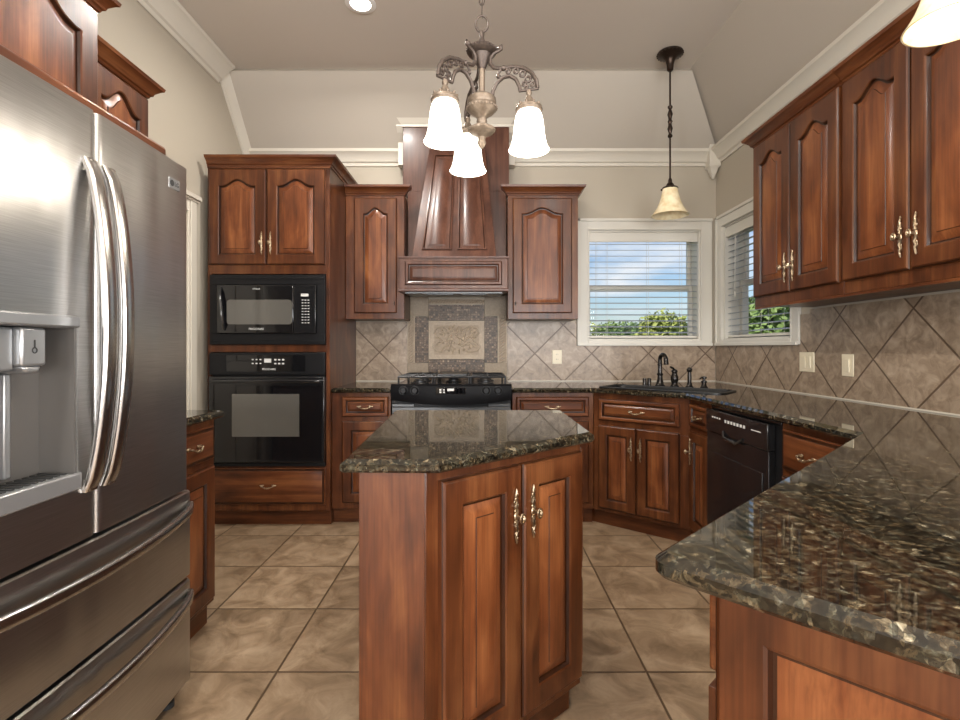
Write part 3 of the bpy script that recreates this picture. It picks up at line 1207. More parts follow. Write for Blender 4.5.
for (u0, u1) in ((0.125, 0.445), (0.555, 0.875)):
    mb = MB()
    rings = []
    for ins, dd, mi in ((-0.02, 0.0005, 0), (-0.02, 0.010, 0), (0.0, 0.012, 0), (0.012, 0.003, 1), (0.05, 0.003, 1), (0.075, 0.009, 0)):
        w0, w1 = 0.075 + ins * 0.45, 0.93 - ins * 0.45
        rings.append(([on_slope(u0 + ins, w0, dd), on_slope(u1 - ins, w0, dd), on_slope(u1 - ins, w1, dd), on_slope(u0 + ins, w1, dd)], mi))
    rv = [[mb.v(p) for p in r] for r, _ in rings]
    for k in range(len(rv) - 1):
        mb.mi = 1 if k == 2 else 0
        for i in range(4):
            j = (i + 1) % 4
            mb.face([rv[k][i], rv[k][j], rv[k + 1][j], rv[k + 1][i]])
    mb.mi = 0
    mb.face(rv[-1])
    mb.build('panel', [M_HOOD, M_GLAZE], ch, angle=25)
# mantel box
mb = MB()
mb.box(-0.588, 0.192, 3.655, 3.816, 1.606, 1.852)
mb.box(-0.573, 0.198, 3.816, HY - 0.001, 1.66, 1.852)
mb.build('mantel_box', M_HOOD, t, bevel=0.003)
mb = MB()
LIP = [(0, 0), (0.005, 0), (0.007, 0.006), (0.007, 0.016), (0.003, 0.020), (0, 0.022)]
mb.sweep([(-0.588, 3.80), (-0.588, 3.655), (0.192, 3.655), (0.192, 3.80)], LIP, 1.606, 1)
mb.sweep([(-0.588, 3.80), (-0.588, 3.655), (0.192, 3.655), (0.192, 3.80)], [(0, 0), (0.004, 0), (0.007, 0.006), (0.007, 0.014), (0, 0.014)], 1.842, 1)
mb.build('lip_molding', M_HOOD, t, angle=28)
raised('mantel_panel', t, -0.545, 0.150, 1.650, 1.822, False, 0.020, 0.020, bev=0.022, t=0.014, y=3.655, m=M_HOOD)
mb = MB()
mb.box(-0.55, 0.155, 3.69, 3.81, 1.594, 1.6055)
mb.box(-0.55, 0.155, 3.82, HY - 0.02, 1.600, 1.6595)
mb.box(-0.40, -0.20, 3.72, 3.80, 1.588, 1.594)
mb.box(-0.14, 0.04, 3.72, 3.80, 1.588, 1.594)
mb.build('vent_liner', M_GREYD, t, bevel=0.002)
# white crown climbing round the hood column
mb = MB()
CR2 = [(0, 0), (0.010, 0), (0.012, 0.018), (0.018, 0.024), (0.030, 0.040), (0.052, 0.070), (0.060, 0.078), (0.068, 0.090), (0.070, 0.106), (0, 0.106)]
mb.sweep([(-0.611, YB - 0.06), (-0.611, HY - 0.001), (0.220, HY - 0.001), (0.220, YB - 0.06)], CR2, 2.925, 1)
for xx, sg in ((-0.611, -1), (0.220, 1)):
    xa, xb = sorted((xx, xx + sg * 0.05))
    mb.box(xa, xb, YB - 0.10, YB - 0.003, 2.66, 2.85)
    # raking piece from the upper return down to the wall run
    mb.rings([[(xa, YB - 0.19, 2.93), (xb, YB - 0.19, 2.93), (xb, YB - 0.19, 3.0), (xa, YB - 0.19, 3.0)], [(xa, YB - 0.06, 2.82), (xb, YB - 0.06, 2.82), (xb, YB - 0.06, 2.86), (xa, YB - 0.06, 2.86)]])
struct(mb.build('trim_6', M_TRIM))

# ---- tile mural -------------------------------------------------------------------
t = thing('tile_mural', 'stone tile mural with relief centre and mosaic band behind the stove', 'tile panel', (-0.2, YB - 0.001, 0), 0)
F = lambda x0, x1, z0, z1, y0, nm, m, bv=0.0015: MB().box(x0 + 0.2, x1 + 0.2, y0, 0, z0, z1).build(nm, m, t, bevel=bv)
for nm, r_ in (('mosaic_band', (-0.427, 0.027, 1.422, 1.552)), ('mosaic_band', (-0.427, 0.027, SB, 1.108)), ('mosaic_band', (-0.537, -0.429, 1.080, 1.458)), ('mosaic_band', (0.029, 0.134, 1.080, 1.458))):
    F(*r_, -0.008, nm, M_MOSAIC)
for r_ in ((-0.600, -0.429, 1.460, 1.655), (0.029, 0.212, 1.460, 1.655), (-0.600, -0.429, SB, 1.078), (0.029, 0.212, SB, 1.078)):
    F(*r_, -0.009, 'corner_tile', M_CORNER)


def rope(x0, x1, z0, z1, vertical):
    mb = MB()
    mb.mi = 1
    mb.box(x0 + 0.2, x1 + 0.2, -0.007, 0, z0, z1)
    mb.mi = 0
    L = (z1 - z0) if vertical else (x1 - x0)
    n = int(L / 0.021)
    for i in range(n):
        p = (i + 0.5) / n
        if vertical:
            zc, xa, xb = z0 + p * L, x0 + 0.2 + 0.014, x1 + 0.2 - 0.014
            mb.tube([(xa, -0.008, max(z0, zc - 0.017)), ((xa + xb) / 2, -0.013, zc), (xb, -0.008, min(z1, zc + 0.017))], [0.004, 0.0066, 0.004], 7)
        else:
            xc, za, zb_ = x0 + 0.2 + p * L, z0 + 0.010, z1 - 0.010
            mb.tube([(max(x0 + .2, xc - 0.014), -0.008, za), (xc, -0.013, (za + zb_) / 2), (min(x1 + .2, xc + 0.014), -0.008, zb_)], [0.004, 0.0066, 0.004], 7)
    if vertical:
        for x in (x0 + 0.2, x1 + 0.2 - 0.009):
            mb.box(x, x + 0.009, -0.011, 0, z0, z1)
    else:
        for z in (z0, z1 - 0.007):
            mb.box(x0 + 0.2, x1 + 0.2, -0.011, 0, z, z + 0.007)
    mb.build('rope_border', [M_RELIEF, M_RELIEFD], t)


rope(-0.600, -0.539, 1.080, 1.458, True)
rope(0.136, 0.212, 1.080, 1.458, True)
rope(-0.427, 0.027, 1.554, 1.600, False)
mb = MB()
x0, x1, z0, z1 = -0.227, 0.227, 1.110, 1.420
mb.box(x0, x1, -0.008, 0, z0, z1)
mb.mi = 1
mb.box(x0 + 0.045, x1 - 0.045, -0.0086, -0.008, z0 + 0.035, z1 - 0.035)
mb.mi = 0
for a, b, c0, c1 in ((x0, x1, z0, z0 + 0.014), (x0, x1, z1 - 0.014, z1), (x0, x0 + 0.014, z0 + 0.014, z1 - 0.014), (x1 - 0.014, x1, z0 + 0.014, z1 - 0.014)):
    mb.box(a, b, -0.015, 0, c0, c1)
rl = mb.build('relief_tile', [M_RELIEF, M_RELIEFD], t)
mb = MB()   # fruit, leaves and trailing stems in low relief
rnd = random.Random(4)
for i in range(46):
    a = rnd.uniform(0, 2 * PI)
    rr = math.sqrt(rnd.random())
    cx, cz = 0.125 * rr * math.cos(a), 1.268 + 0.080 * rr * math.sin(a)
    r0 = rnd.uniform(0.008, 0.015)
    mb.blob((cx, -0.010, cz), (r0, 0.0085, r0), 9, 5)
for i in range(26):
    a = 2 * PI * i / 26 + rnd.uniform(-.1, .1)
    rx, rz = 0.150 + rnd.uniform(-.02, .02), 0.098 + rnd.uniform(-.012, .012)
    cx, cz = rx * math.cos(a), 1.268 + rz * math.sin(a)
    L, w = 0.026, 0.010
    dx, dz = math.cos(a + rnd.uniform(-.7, .7)), math.sin(a + rnd.uniform(-.7, .7))
    mb.tube([(cx - dx * L, -0.008, cz - dz * L), (cx, -0.0135, cz), (cx + dx * L, -0.008, cz + dz * L)], [0.002, w, 0.001], 7, True, 0.6)
for s in (1, -1):
    mb.tube([(s * 0.06, -0.011, 1.20), (s * 0.11, -0.012, 1.165), (s * 0.17, -0.012, 1.175), (s * 0.195, -0.011, 1.21), (s * 0.18, -0.01, 1.235)], 0.0045, 6)
    mb.tube([(s * 0.05, -0.011, 1.34), (s * 0.10, -0.012, 1.372), (s * 0.16, -0.012, 1.36), (s * 0.185, -0.011, 1.32), (s * 0.165, -0.01, 1.30)], 0.0045, 6)
mb.build('carving', M_RELIEF, rl)

# ---- base cabinets along the back wall --------------------------------------------
BY = 3.49
BD = YB - BY - 0.002
t = thing('base_cabinet', 'base cabinet with drawer and door between oven tower and stove', 'cabinet', (0, BY, 0), 0, G_BASE)
carcass(t, -1.018, -0.616, BD, 0.1, CB)
kick(t, -1.018, -0.616, 0.03, BD)
d = raised('drawer', t, -0.948, -0.632, 0.732, 0.868, False, 0.022, 0.020, bev=0.014, m=M_WOODH)
pull('drawer', d, -0.790, -0.0205, 0.800)
d = raised('door', t, -0.948, -0.632, 0.145, 0.700, False, 0.058, bev=0.026)
pull('door', d, -0.660, -0.0205, 0.60)

t = thing('base_cabinet', 'base cabinet right of the stove, partly hidden by the island', 'cabinet', (0, BY, 0), 0, G_BASE)
carcass(t, 0.214, 0.768, BD, 0.1, CB)
kick(t, 0.214, 0.768, 0.03, BD)
d = raised('drawer', t, 0.240, 0.735, 0.732, 0.868, False, 0.022, 0.020, bev=0.014, m=M_WOODH)
pull('drawer', d, 0.488, -0.0205, 0.800)
for a, b, s in ((0.240, 0.484, 1), (0.490, 0.735, -1)):
    d = raised('door', t, a, b, 0.145, 0.700, False, 0.055, bev=0.024)
    pull('door', d, b - 0.026 if s > 0 else a + 0.026, -0.0205, 0.60)

# angled sink base: A -> B
A, B = Vector((0.770, 3.490)), Vector((1.262, 3.076))
ang = math.atan2(B.y - A.y, B.x - A.x)
wid = (B - A).length
t = thing('sink_cabinet', 'angled corner sink cabinet with false drawer front and two doors', 'cabinet', (A.x, A.y, 0), ang)
inv = Matrix.Rotation(-ang, 2)
loc2 = lambda p: tuple(inv @ (Vector(p) - A))
body = [(A.x, A.y), (B.x, B.y), (1.916, 3.076), (1.916, YB - 0.004), (0.770, YB - 0.004)]
bl = [loc2(p) for p in body]
mb = MB()
mb.prism(bl, 0.1, CB - 0.23)
mb.prism([(0, 0), (wid, 0), (wid, 0.018), (0, 0.018)], CB - 0.2295, CB)
mb.build('carcass', M_WOOD, t, bevel=0.002)
mb = MB()
mb.prism([loc2(p) for p in [(0.772, 3.54), (1.282, 3.115), (1.90, 3.115), (1.90, 4.1), (0.772, 4.1)]], 0.0005, 0.099)
mb.build('toe_kick', M_KICK, t)
raised('drawer_front', t, 0.045, 0.583, 0.715, 0.858, False, 0.022, 0.020, bev=0.014, m=M_WOODH)
d = t.children[-1]
pull('drawer', d, 0.314, -0.0205, 0.787)
for a, b, s in ((0.045, 0.305, 1), (0.312, 0.583, -1)):
    d = raised('door', t, a, b, 0.125, 0.680, False, 0.056, bev=0.028)
    pull('door', d, b - 0.028 if s > 0 else a + 0.028, -0.0205, 0.545)

# right run, facing -X: local x = towards the camera from y = 3.098
FX = 1.262
RR = -PI / 2
RD = XR - FX - 0.002
t = thing('base_cabinet', 'narrow base cabinet between the sink cabinet and the dishwasher', 'cabinet', (FX, 3.074, 0), RR, G_BASE)
mb = MB()
mb.box(0, 0.285, 0, RD, 0.1, CB - 0.23)
mb.box(0, 0.285, 0, 0.018, CB - 0.2295, CB)
mb.build('carcass', M_WOOD, t, bevel=0.002)
kick(t, 0, 0.285, 0.03, RD)
d = raised('drawer', t, 0.022, 0.268, 0.735, 0.868, False, 0.022, 0.02, bev=0.014, m=M_WOODH)
pull('drawer', d, 0.16, -0.0205, 0.80)
d = raised('door', t, 0.022, 0.268, 0.125, 0.705, False, 0.055, bev=0.026)
pull('door', d, 0.05, -0.0205, 0.585)

t = thing('dishwasher', 'black built-in dishwasher under the granite counter', 'dishwasher', (FX, 2.788, 0), RR)
mb = MB()
mb.box(0.002, 0.652, 0.004, RD - 0.02, 0.1, CB - 0.004)
mb.box(0.02, 0.63, 0.04, 0.3, 0.0005, 0.1)
mb.build('body', M_BLACKM, t)
mb = MB()
mb.box(0.006, 0.600, -0.028, 0.003, 0.115, 0.752)
mb.box(0.05, 0.555, -0.032, -0.028, 0.16, 0.65)
mb.build('door', M_BLACK, t, bevel=0.006)
mb = MB()
mb.prism([(0.006, 0.003), (0.006, -0.034), (0.600, -0.034), (0.600, 0.003)], 0.756, 0.872)
mb.box(0.002, 0.652, -0.004, 0.003, 0.874, CB - 0.006)
cp = mb.build('control_panel', M_BLACK, t, bevel=0.005)
for i in range(4):
    MB().box(0.078 + 0.026 * i, 0.093 + 0.026 * i, -0.0352, -0.0342, 0.832, 0.840).build('button', M_PRINT, cp)
for i in range(7):
    MB().box(0.218 + 0.03 * i, 0.236 + 0.03 * i, -0.0352, -0.0342, 0.824, 0.838).build('button', M_PRINT, cp)
MB().box(0.470, 0.550, -0.0352, -0.0342, 0.827, 0.831).build('maker_strip', M_PRINT, cp)
mb = MB()   # scooped latch handle
mb.tube([(0.20, -0.034, 0.775), (0.235, -0.046, 0.748), (0.36, -0.048, 0.744), (0.395, -0.034, 0.770)], [0.007, 0.009, 0.009, 0.007], 8)
mb.build('handle', M_BLACK, cp)

t = thing('base_cabinet', 'base cabinet between the dishwasher and the peninsula corner', 'cabinet', (FX, 2.134, 0), RR, G_BASE)
carcass(t, 0, 0.455, RD, 0.1, CB)
kick(t, 0, 0.455, 0.03, RD)
d = slabfront('drawer', t, 0.020, 0.425, 0.700, 0.862)
pull('drawer', d, 0.20, -0.0205, 0.782)
d = raised('door', t, 0.020, 0.425, 0.125, 0.672, False, 0.055, bev=0.026)
pull('door', d, 0.05, -0.0205, 0.56)

# ---- peninsula cabinet -------------------------------------------------------------
P0 = Vector((0.343, 0.751))
U = Vector((0.715, 0.699)).normalized()
pang = math.atan2(U.y, U.x) - PI / 2
t = thing('peninsula_cabinet', 'peninsula cabinet with raised end panel under the near granite counter', 'cabinet', (P0.x, P0.y, 0), pang)
mb = MB()
mb.box(0.001, 0.86, 0.0205, 1.225, 0.1, CB)
mb.build('carcass', M_WOOD, t, bevel=0.002)
mb = MB()
mb.box(0.03, 0.80, 0.06, 1.20, 0.0005, 0.099)
mb.build('toe_kick', M_KICK, t)
raised('end_panel', t, 0.0, 0.861, 0.1, CB, False, 0.066, 0.10, 0.105, bev=0.058, y=0.020)
# inner face (towards -x): a drawer over a door, twice
for k, (a, b) in enumerate(((0.03, 0.57), (0.60, 1.14))):
    mb = MB()
    mb.box(-0.020, 0.0, a, b, 0.705, 0.865)
    dd = mb.build('drawer', M_WOODH, t, bevel=0.005)
    h = pull('drawer', dd, -0.0205, (a + b) / 2, 0.785)
    h.rotation_euler = (0, 0, -PI / 2)
    mb = MB()
    mb.box(-0.020, 0.0, a, b, 0.125, 0.680)
    mb.box(-0.022, -0.020, a + 0.09, b - 0.09, 0.215, 0.590)
    dd = mb.build('door', M_WOOD, t, bevel=0.005)
    h = pull('door', dd, -0.0205, b - 0.035, 0.60)
    h.rotation_euler = (0, 0, -PI / 2)

# ---- countertops ----------------------------------------------------------------
Tt = Vector((0.222, 0.681))
V = Vector((U.y, -U.x))
E = Tt + V * 0.97
edge_in = Vector((1.215, 1.643))
k = (1.918 - E.x) / U.x
E2 = E + U * k
rad = 0.034
corner = []
for i in range(7):
    s_ = i / 6
    a, b = Tt + U * rad, Tt + V * rad
    # quadratic rounding of the free corner
    p = a * (1 - s_) ** 2 + Tt * 2 * s_ * (1 - s_) + b * s_ ** 2
    corner.append((p.x, p.y))
main = [(0.2135, YB - 0.002), (0.2135, 3.455), (0.755, 3.455), (1.221, 3.055), tuple(edge_in)] + corner + [tuple(E), tuple(E2), (XR - 0.002, YB - 0.002)]
# sink opening, parallel to the angled front
SC0 = Vector((1.208, 3.362))
du, dv = Vector((math.cos(ang), math.sin(ang))), Vector((-math.sin(ang), math.cos(ang)))


def rrect(c, hw, hh, r, n=4):
    out = []
    for sx, sy, s0 in ((1, -1, -90), (1, 1, 0), (-1, 1, 90), (-1, -1, 180)):
        for k_ in range(n + 1):
            an = R(s0 + 90 * k_ / n)
            q_ = c + du * (sx * (hw - r) + r * math.cos(an)) + dv * (sy * (hh - r) + r * math.sin(an))
            out.append((q_.x, q_.y))
    return out


hole = rrect(SC0, 0.395, 0.155, 0.06)
mb = MB()
mb.slab(main, HC - CT, HC, [hole])
tag(mb.build('countertop', M_GRANITE, angle=22), 'long dark granite countertop wrapping the sink corner into the peninsula', 'countertop')
mb = MB()
mb.slab([(-1.017, YB - 0.002), (-1.017, 3.455), (-0.6165, 3.455), (-0.6165, YB - 0.002)], HC - CT, HC)
tag(mb.build('countertop', M_GRANITE, angle=22), 'short granite countertop piece between the oven tower and stove', 'countertop')
mb = MB()
mb.slab([(XL + 0.022, 2.250), (XL + 0.022, 1.758), (-1.132, 1.758), (-1.132, 2.250)], HC - CT, HC)
tag(mb.build('countertop', M_GRANITE, angle=22), 'small granite countertop on the cabinet beyond the fridge', 'countertop')

# ---- sink and faucet set -------------------------------------------------------------
t = thing('sink', 'black sink set in the granite at the corner', 'sink', (SC0.x, SC0.y, HC), 0)
mb = MB()
rel = lambda pts: [(x - SC0.x, y - SC0.y) for x, y in pts]
ro, r1, r2, r3 = (rel(rrect(SC0, hw, hh, r)) for hw, hh, r in ((0.412, 0.172, 0.07), (0.392, 0.152, 0.06), (0.384, 0.144, 0.055), (0.36, 0.12, 0.05)))
mb.rings([[(x, y, 0.0008) for x, y in ro], [(x, y, 0.006) for x, y in ro], [(x, y, 0.009) for x, y in r1], [(x, y, -0.01) for x, y in r2], [(x, y, -0.19) for x, y in r3]], True, False)
vs = [mb.v((x, y, -0.19)) for x, y in r3]
mb.face(vs)
mb.build('basin', M_SINK, t, angle=50)
mb = MB()
mb.lathe([(0.0, -0.1885), (0.04, -0.1885), (0.043, -0.186), (0.02, -0.184), (0.0, -0.184)], (0, 0, 0), 20)
mb.build('drain', M_FAUCET, t)

FZ = HC + 0.0008


def at_px(px, y):
    return ((px - 481) * y / 510, y)


fx, fy = at_px(660, 3.635)
t = thing('faucet', 'tall dark bronze gooseneck faucet behind the corner sink', 'faucet', (fx, fy, FZ))
mb = MB()
mb.lathe([(0.034, 0), (0.034, 0.006), (0.028, 0.012), (0.024, 0.03), (0.019, 0.05), (0.017, 0.075), (0.022, 0.082), (0.022, 0.088), (0.015, 0.095), (0.014, 0.145), (0.018, 0.150), (0.018, 0.156), (0.012, 0.162)], seg=18)
mb.build('body', M_FAUCET, t)
mb = MB()
d2 = Vector((0.14, -0.99))
pth = [(0, 0, 0.155), (0, 0, 0.185)]
for i in range(9):
    a = PI * i / 8 * 0.94
    pth.append((d2.x * 0.042 * (1 - math.cos(a)), d2.y * 0.042 * (1 - math.cos(a)), 0.190 + 0.034 * math.sin(a)))
pth.append((pth[-1][0] + d2.x * .004, pth[-1][1] + d2.y * .004, 0.155))
mb.tube(pth, [0.014] * 10 + [0.016, 0.018], 12)
mb.build('spout', M_FAUCET, t)

x_, y_ = at_px(674.5, 3.565)
t = thing('mixer_lever', 'dark bronze single lever handle just right of the faucet', 'faucet handle', (x_, y_, FZ))
mb = MB()
mb.lathe([(0.030, 0), (0.030, 0.006), (0.022, 0.014), (0.020, 0.03), (0.026, 0.045), (0.026, 0.070), (0.020, 0.085), (0.016, 0.098), (0.021, 0.104), (0.019, 0.116), (0.008, 0.124)], seg=18)
mb.build('body', M_FAUCET, t)
mb = MB()
mb.tube([(0, 0, 0.116), (-0.014, -0.012, 0.130), (-0.040, -0.03, 0.140)], [0.007, 0.008, 0.006], 8)
mb.build('lever', M_FAUCET, t)

x_, y_ = at_px(689.5, 3.495)
t = thing('side_sprayer', 'slim dark bronze side sprayer between the lever and soap pump', 'sprayer', (x_, y_, FZ))
mb = MB()
mb.lathe([(0.027, 0), (0.027, 0.006), (0.019, 0.014), (0.016, 0.03)], seg=16)
mb.build('holder', M_FAUCET, t)
mb = MB()
mb.lathe([(0.013, 0.026), (0.014, 0.08), (0.012, 0.105), (0.018, 0.112), (0.019, 0.128), (0.012, 0.134)], seg=16)
mb.tube([(0, 0, 0.122), (-0.010, -0.016, 0.130)], [0.010, 0.012], 8)
mb.build('spray_head', M_FAUCET, t)

x_, y_ = at_px(704, 3.44)
t = thing('soap_pump', 'short dark bronze soap pump at the right end of sink', 'soap dispenser', (x_, y_, FZ))
mb = MB()
mb.lathe([(0.026, 0), (0.026, 0.006), (0.018, 0.014), (0.015, 0.035), (0.020, 0.040), (0.020, 0.048), (0.009, 0.052), (0.008, 0.062), (0.017, 0.066), (0.017, 0.076), (0.005, 0.080)], seg=16)
mb.build('body', M_FAUCET, t)
mb = MB()
mb.tube([(0, 0, 0.070), (-0.022, -0.012, 0.072), (-0.036, -0.02, 0.064)], [0.006, 0.0055, 0.0045], 8)
mb.build('spout', M_FAUCET, t)

for px, lab in ((644.6, 'left one of the two small black sink-top caps left of faucet'), (649.2, 'right one of two small black sink-top caps, nearer the faucet')):
    x_, y_ = at_px(px, 3.70)
    mb = MB()
    mb.lathe([(0.0145, 0), (0.0145, 0.046), (0.012, 0.052), (0.004, 0.053)], seg=16)
    tag(mb.build('air_gap', M_FAUCET, loc=(x_, y_, FZ)), lab, 'sink cap', 'caps beside the faucet')

# ---- range ------------------------------------------------------------------------
RX0, RX1 = -0.610, 0.2075
t = thing('range', 'black slide-in gas range below the wood hood', 'stove', (0, 0, 0))
rc = (RX0 + RX1) / 2
mb = MB()
mb.box(RX0 + 0.004, RX1 - 0.004, 3.475, 4.05, 0.06, 0.900)
mb.box(RX0 + 0.06, RX1 - 0.06, 3.53, 4.0, 0.0005, 0.06)
mb.build('body', M_BLACKM, t)
mb = MB()
mb.box(RX0 + 0.0005, RX1 - 0.0005, 3.475, YB - 0.02, 0.9005, 0.944)
mb.box(RX0 + 0.03, RX1 - 0.03, 3.50, 4.06, 0.944, 0.950)
mb.build('cooktop', M_BLACK, t, bevel=0.006)


def yfront(x, base, bow):
    u = (x - rc) / ((RX1 - RX0) / 2)
    return base - bow * (1 - u * u)


mb = MB()   # bowed, sloping control fascia
n = 16
rings = []
for i in range(n + 1):
    x = RX0 + 0.0008 + (RX1 - RX0 - 0.0016) * i / n
    yb_ = yfront(x, 3.432, 0.045)
    rings.append([(x, 3.474, 0.955), (x, yb_ + 0.030, 0.953), (x, yb_ + 0.012, 0.944), (x, yb_, 0.885), (x, yb_ + 0.012, 0.852 - 0.034 * (1 - ((x - rc) / 0.41) ** 2)), (x, 3.474, 0.846 - 0.034 * (1 - ((x - rc) / 0.41) ** 2))])
mb.rings(rings)
fa = mb.build('control_fascia', M_FASCIA, t, angle=40)


def fascia(x, z):
    yb_ = yfront(x, 3.432, 0.045)
    return yb_ + 0.012 * (z - 0.885) / 0.059


for x in (-0.520, -0.442, 0.035, 0.113):
    y = fascia(x, 0.916)
    mb = MB()
    mb.lathe([(0.030, 0.0), (0.030, -0.004), (0.023, -0.008), (0.021, -0.024), (0.017, -0.028), (0.0, -0.028)], (x, y - 0.0005, 0.916), 20, 'y')
    mb.box(x - 0.004, x + 0.004, y - 0.034, y - 0.027, 0.897, 0.935)
    kb = mb.build('knob', M_BLACKM, t)
    mb = MB()
    mb.torus((x, y - 0.006, 0.916), 0.0290, 0.0013, 'y', 20, 5)
    mb.build('ring', M_GREYD, kb)
mb = MB()
mb.box(rc - 0.10, rc + 0.10, fascia(rc, 0.91) - 0.004, fascia(rc, 0.91) + 0.02, 0.892, 0.938)
dp = mb.build('display', M_GLASSB, t, bevel=0.003)
mb = MB()
y = fascia(rc, 0.91) - 0.0048
for sx in (-1, 1):
    for i in range(2):
        for j in range(2):
            for k_ in range(2 if sx > 0 else 1):
                x = rc + sx * 0.045 + sx * 0.024 * i
                mb.box(x - 0.006, x + 0.006, y, y + 0.001, 0.901 + 0.016 * j, 0.911 + 0.016 * j)
mb.box(rc - 0.022, rc + 0.022, y, y + 0.001, 0.914, 0.930)
mb.build('buttons', M_PRINT, dp)
mb = MB()
mb.box(RX0 + 0.006, RX1 - 0.006, 3.452, 3.4735, 0.24, 0.80)
mb.box(RX0 + 0.006, RX0 + 0.16, 3.452, 3.4735, 0.80, 0.822)
mb.box(RX1 - 0.16, RX1 - 0.006, 3.452, 3.4735, 0.80, 0.822)
dr = mb.build('oven_door', M_GREYD, t, bevel=0.004)
mb = MB()
pth = [(RX0 + 0.05, 3.45, 0.740)]
for i in range(11):
    x = RX0 + 0.05 + (RX1 - RX0 - 0.1) * i / 10
    pth.append((x, 3.405 - 0.012 * (1 - ((x - rc) / 0.36) ** 2), 0.736))
pth.append((RX1 - 0.05, 3.45, 0.740))
mb.tube(pth, 0.012, 8)
mb.build('handle', M_BLACK, dr)
mb = MB()
mb.box(RX0 + 0.006, RX1 - 0.006, 3.454, 3.4745, 0.07, 0.232)
mb.build('warming_drawer', M_GREYD, t, bevel=0.004)
# burners and grates
for bx, by, br in ((rc - 0.235, 3.64, 0.045), (rc - 0.235, 3.90, 0.036), (rc, 3.77, 0.040), (rc + 0.235, 3.64, 0.036), (rc + 0.235, 3.90, 0.045)):
    mb = MB()
    mb.lathe([(br + 0.02, 0.950), (br + 0.018, 0.956), (br, 0.958), (br, 0.968), (br * 0.8, 0.972), (br * 0.75, 0.978), (0, 0.980)], (bx, by, 0), 20)
    mb.build('burner', M_IRON, t)
for gx, hw in ((rc - 0.25, 0.118), (rc, 0.118), (rc + 0.25, 0.118)):
    mb = MB()
    g = lambda a, b, r_=0.0075: mb.tube([a, b], r_, 6)
    z = 1.000
    for y in (3.52, 3.77, 4.02):
        g((gx - hw, y, z), (gx + hw, y, z))
    for x in (gx - hw, gx + hw):
        g((x, 3.52, z), (x, 4.02, z))
    for y in (3.64, 3.90):
        for sx in (-1, 1):
            mb.tube([(gx + sx * hw, y, z), (gx + sx * 0.035, y, z + 0.006)], [0.007, 0.0055], 6)
        g((gx, y - 0.12, z), (gx, y - 0.035, z + 0.006), 0.006)
        g((gx, y + 0.12, z), (gx, y + 0.035, z + 0.006), 0.006)
    for x in (gx - hw, gx + hw):
        for y in (3.52, 4.02):
            g((x, y, z), (x, y, 0.9505), 0.007)
    if abs(gx - rc) < 1e-4:   # flat griddle plate on the middle grate
        mb.box(gx - 0.10, gx + 0.10, 3.56, 3.98, z + 0.008, z + 0.016)
    mb.build('grate', M_IRON, t)

# ---- island ------------------------------------------------------------------------
t = thing('island_cabinet', 'freestanding cherry wood island cabinet with one clipped corner', 'kitchen island', (0, 0, 0))
I0, I1 = Vector((-0.137, 1.262)), Vector((0.326, 1.674))
body = [(-0.300, 1.262), tuple(I0), tuple(I1), (0.326, 2.215), (-0.345, 2.215)]
mb = MB()
mb.prism(body, 0.1, CB)
mb.build('carcass', M_WOOD, t, bevel=0.003)
mb = MB()
mb.prism([(-0.265, 1.30), (-0.150, 1.30), (0.293, 1.70), (0.293, 2.18), (-0.305, 2.18)], 0.0005, 0.099)
mb.build('toe_kick', M_KICK, t)
mb = MB()   # plain front panel laid on the narrow face
mb.box(-0.3005, -0.1385, 1.255, 1.2615, 0.1, CB)
mb.build('front_panel', M_WOOD, t, bevel=0.0015)
iang = math.atan2(I1.y - I0.y, I1.x - I0.x)
# the two doors are drawn in the angled face's frame and then parented straight to the island
for a, b, s in ((0.038, 0.323, 1), (0.330, 0.606, -1)):
    d = raised('door', t, a, b, 0.135, 0.866, False, 0.062, 0.066, bev=0.034, t=0.022)
    d.location = (I0.x, I0.y, 0)
    d.rotation_euler = (0, 0, iang)
    pull('door', d, b - 0.030 if s > 0 else a + 0.034, -0.0225, 0.725)
# right side, facing +X: three drawers
for z0, z1 in ((0.718, 0.862), (0.458, 0.690), (0.140, 0.430)):
    d = slabfront('drawer', t, 0.03, 0.50, z0, z1, y=0)
    d.location = (0.3265, 1.685, 0)
    d.rotation_euler = (0, 0, PI / 2)
    pull('drawer', d, 0.265, -0.0205, z1 - 0.055)
mb = MB()
mb.slab([(-0.343, 1.238), (-0.100, 1.231), (0.366, 1.648), (0.358, 2.248), (-0.383, 2.248)], HC - CT, HC)
tag(mb.build('countertop', M_GRANITE, angle=22), 'granite island countertop with clipped corner on the center island', 'countertop')

# ---- fridge ------------------------------------------------------------------------
FRX, FRY, FW = -0.990, 0.840, 0.905
t = thing('refrigerator', 'stainless steel french door refrigerator with water dispenser', 'refrigerator', (FRX, FRY, 0), PI / 2)
mb = MB()
mb.box(0.004, FW - 0.026, 0.100, 0.885, 0.05, 1.775)
mb.build('case', M_GASKET, t, bevel=0.006)


def fy_(x, edges=()):
    u = (x - FW / 2) / (FW / 2)
    y = -0.012 * (1 - u * u)
    for e_ in edges:
        d_ = abs(x - e_)
        if d_ < 0.018:
            y += 0.012 * (1 - math.sqrt(max(0, 1 - (1 - d_ / 0.018) ** 2)))
    return y


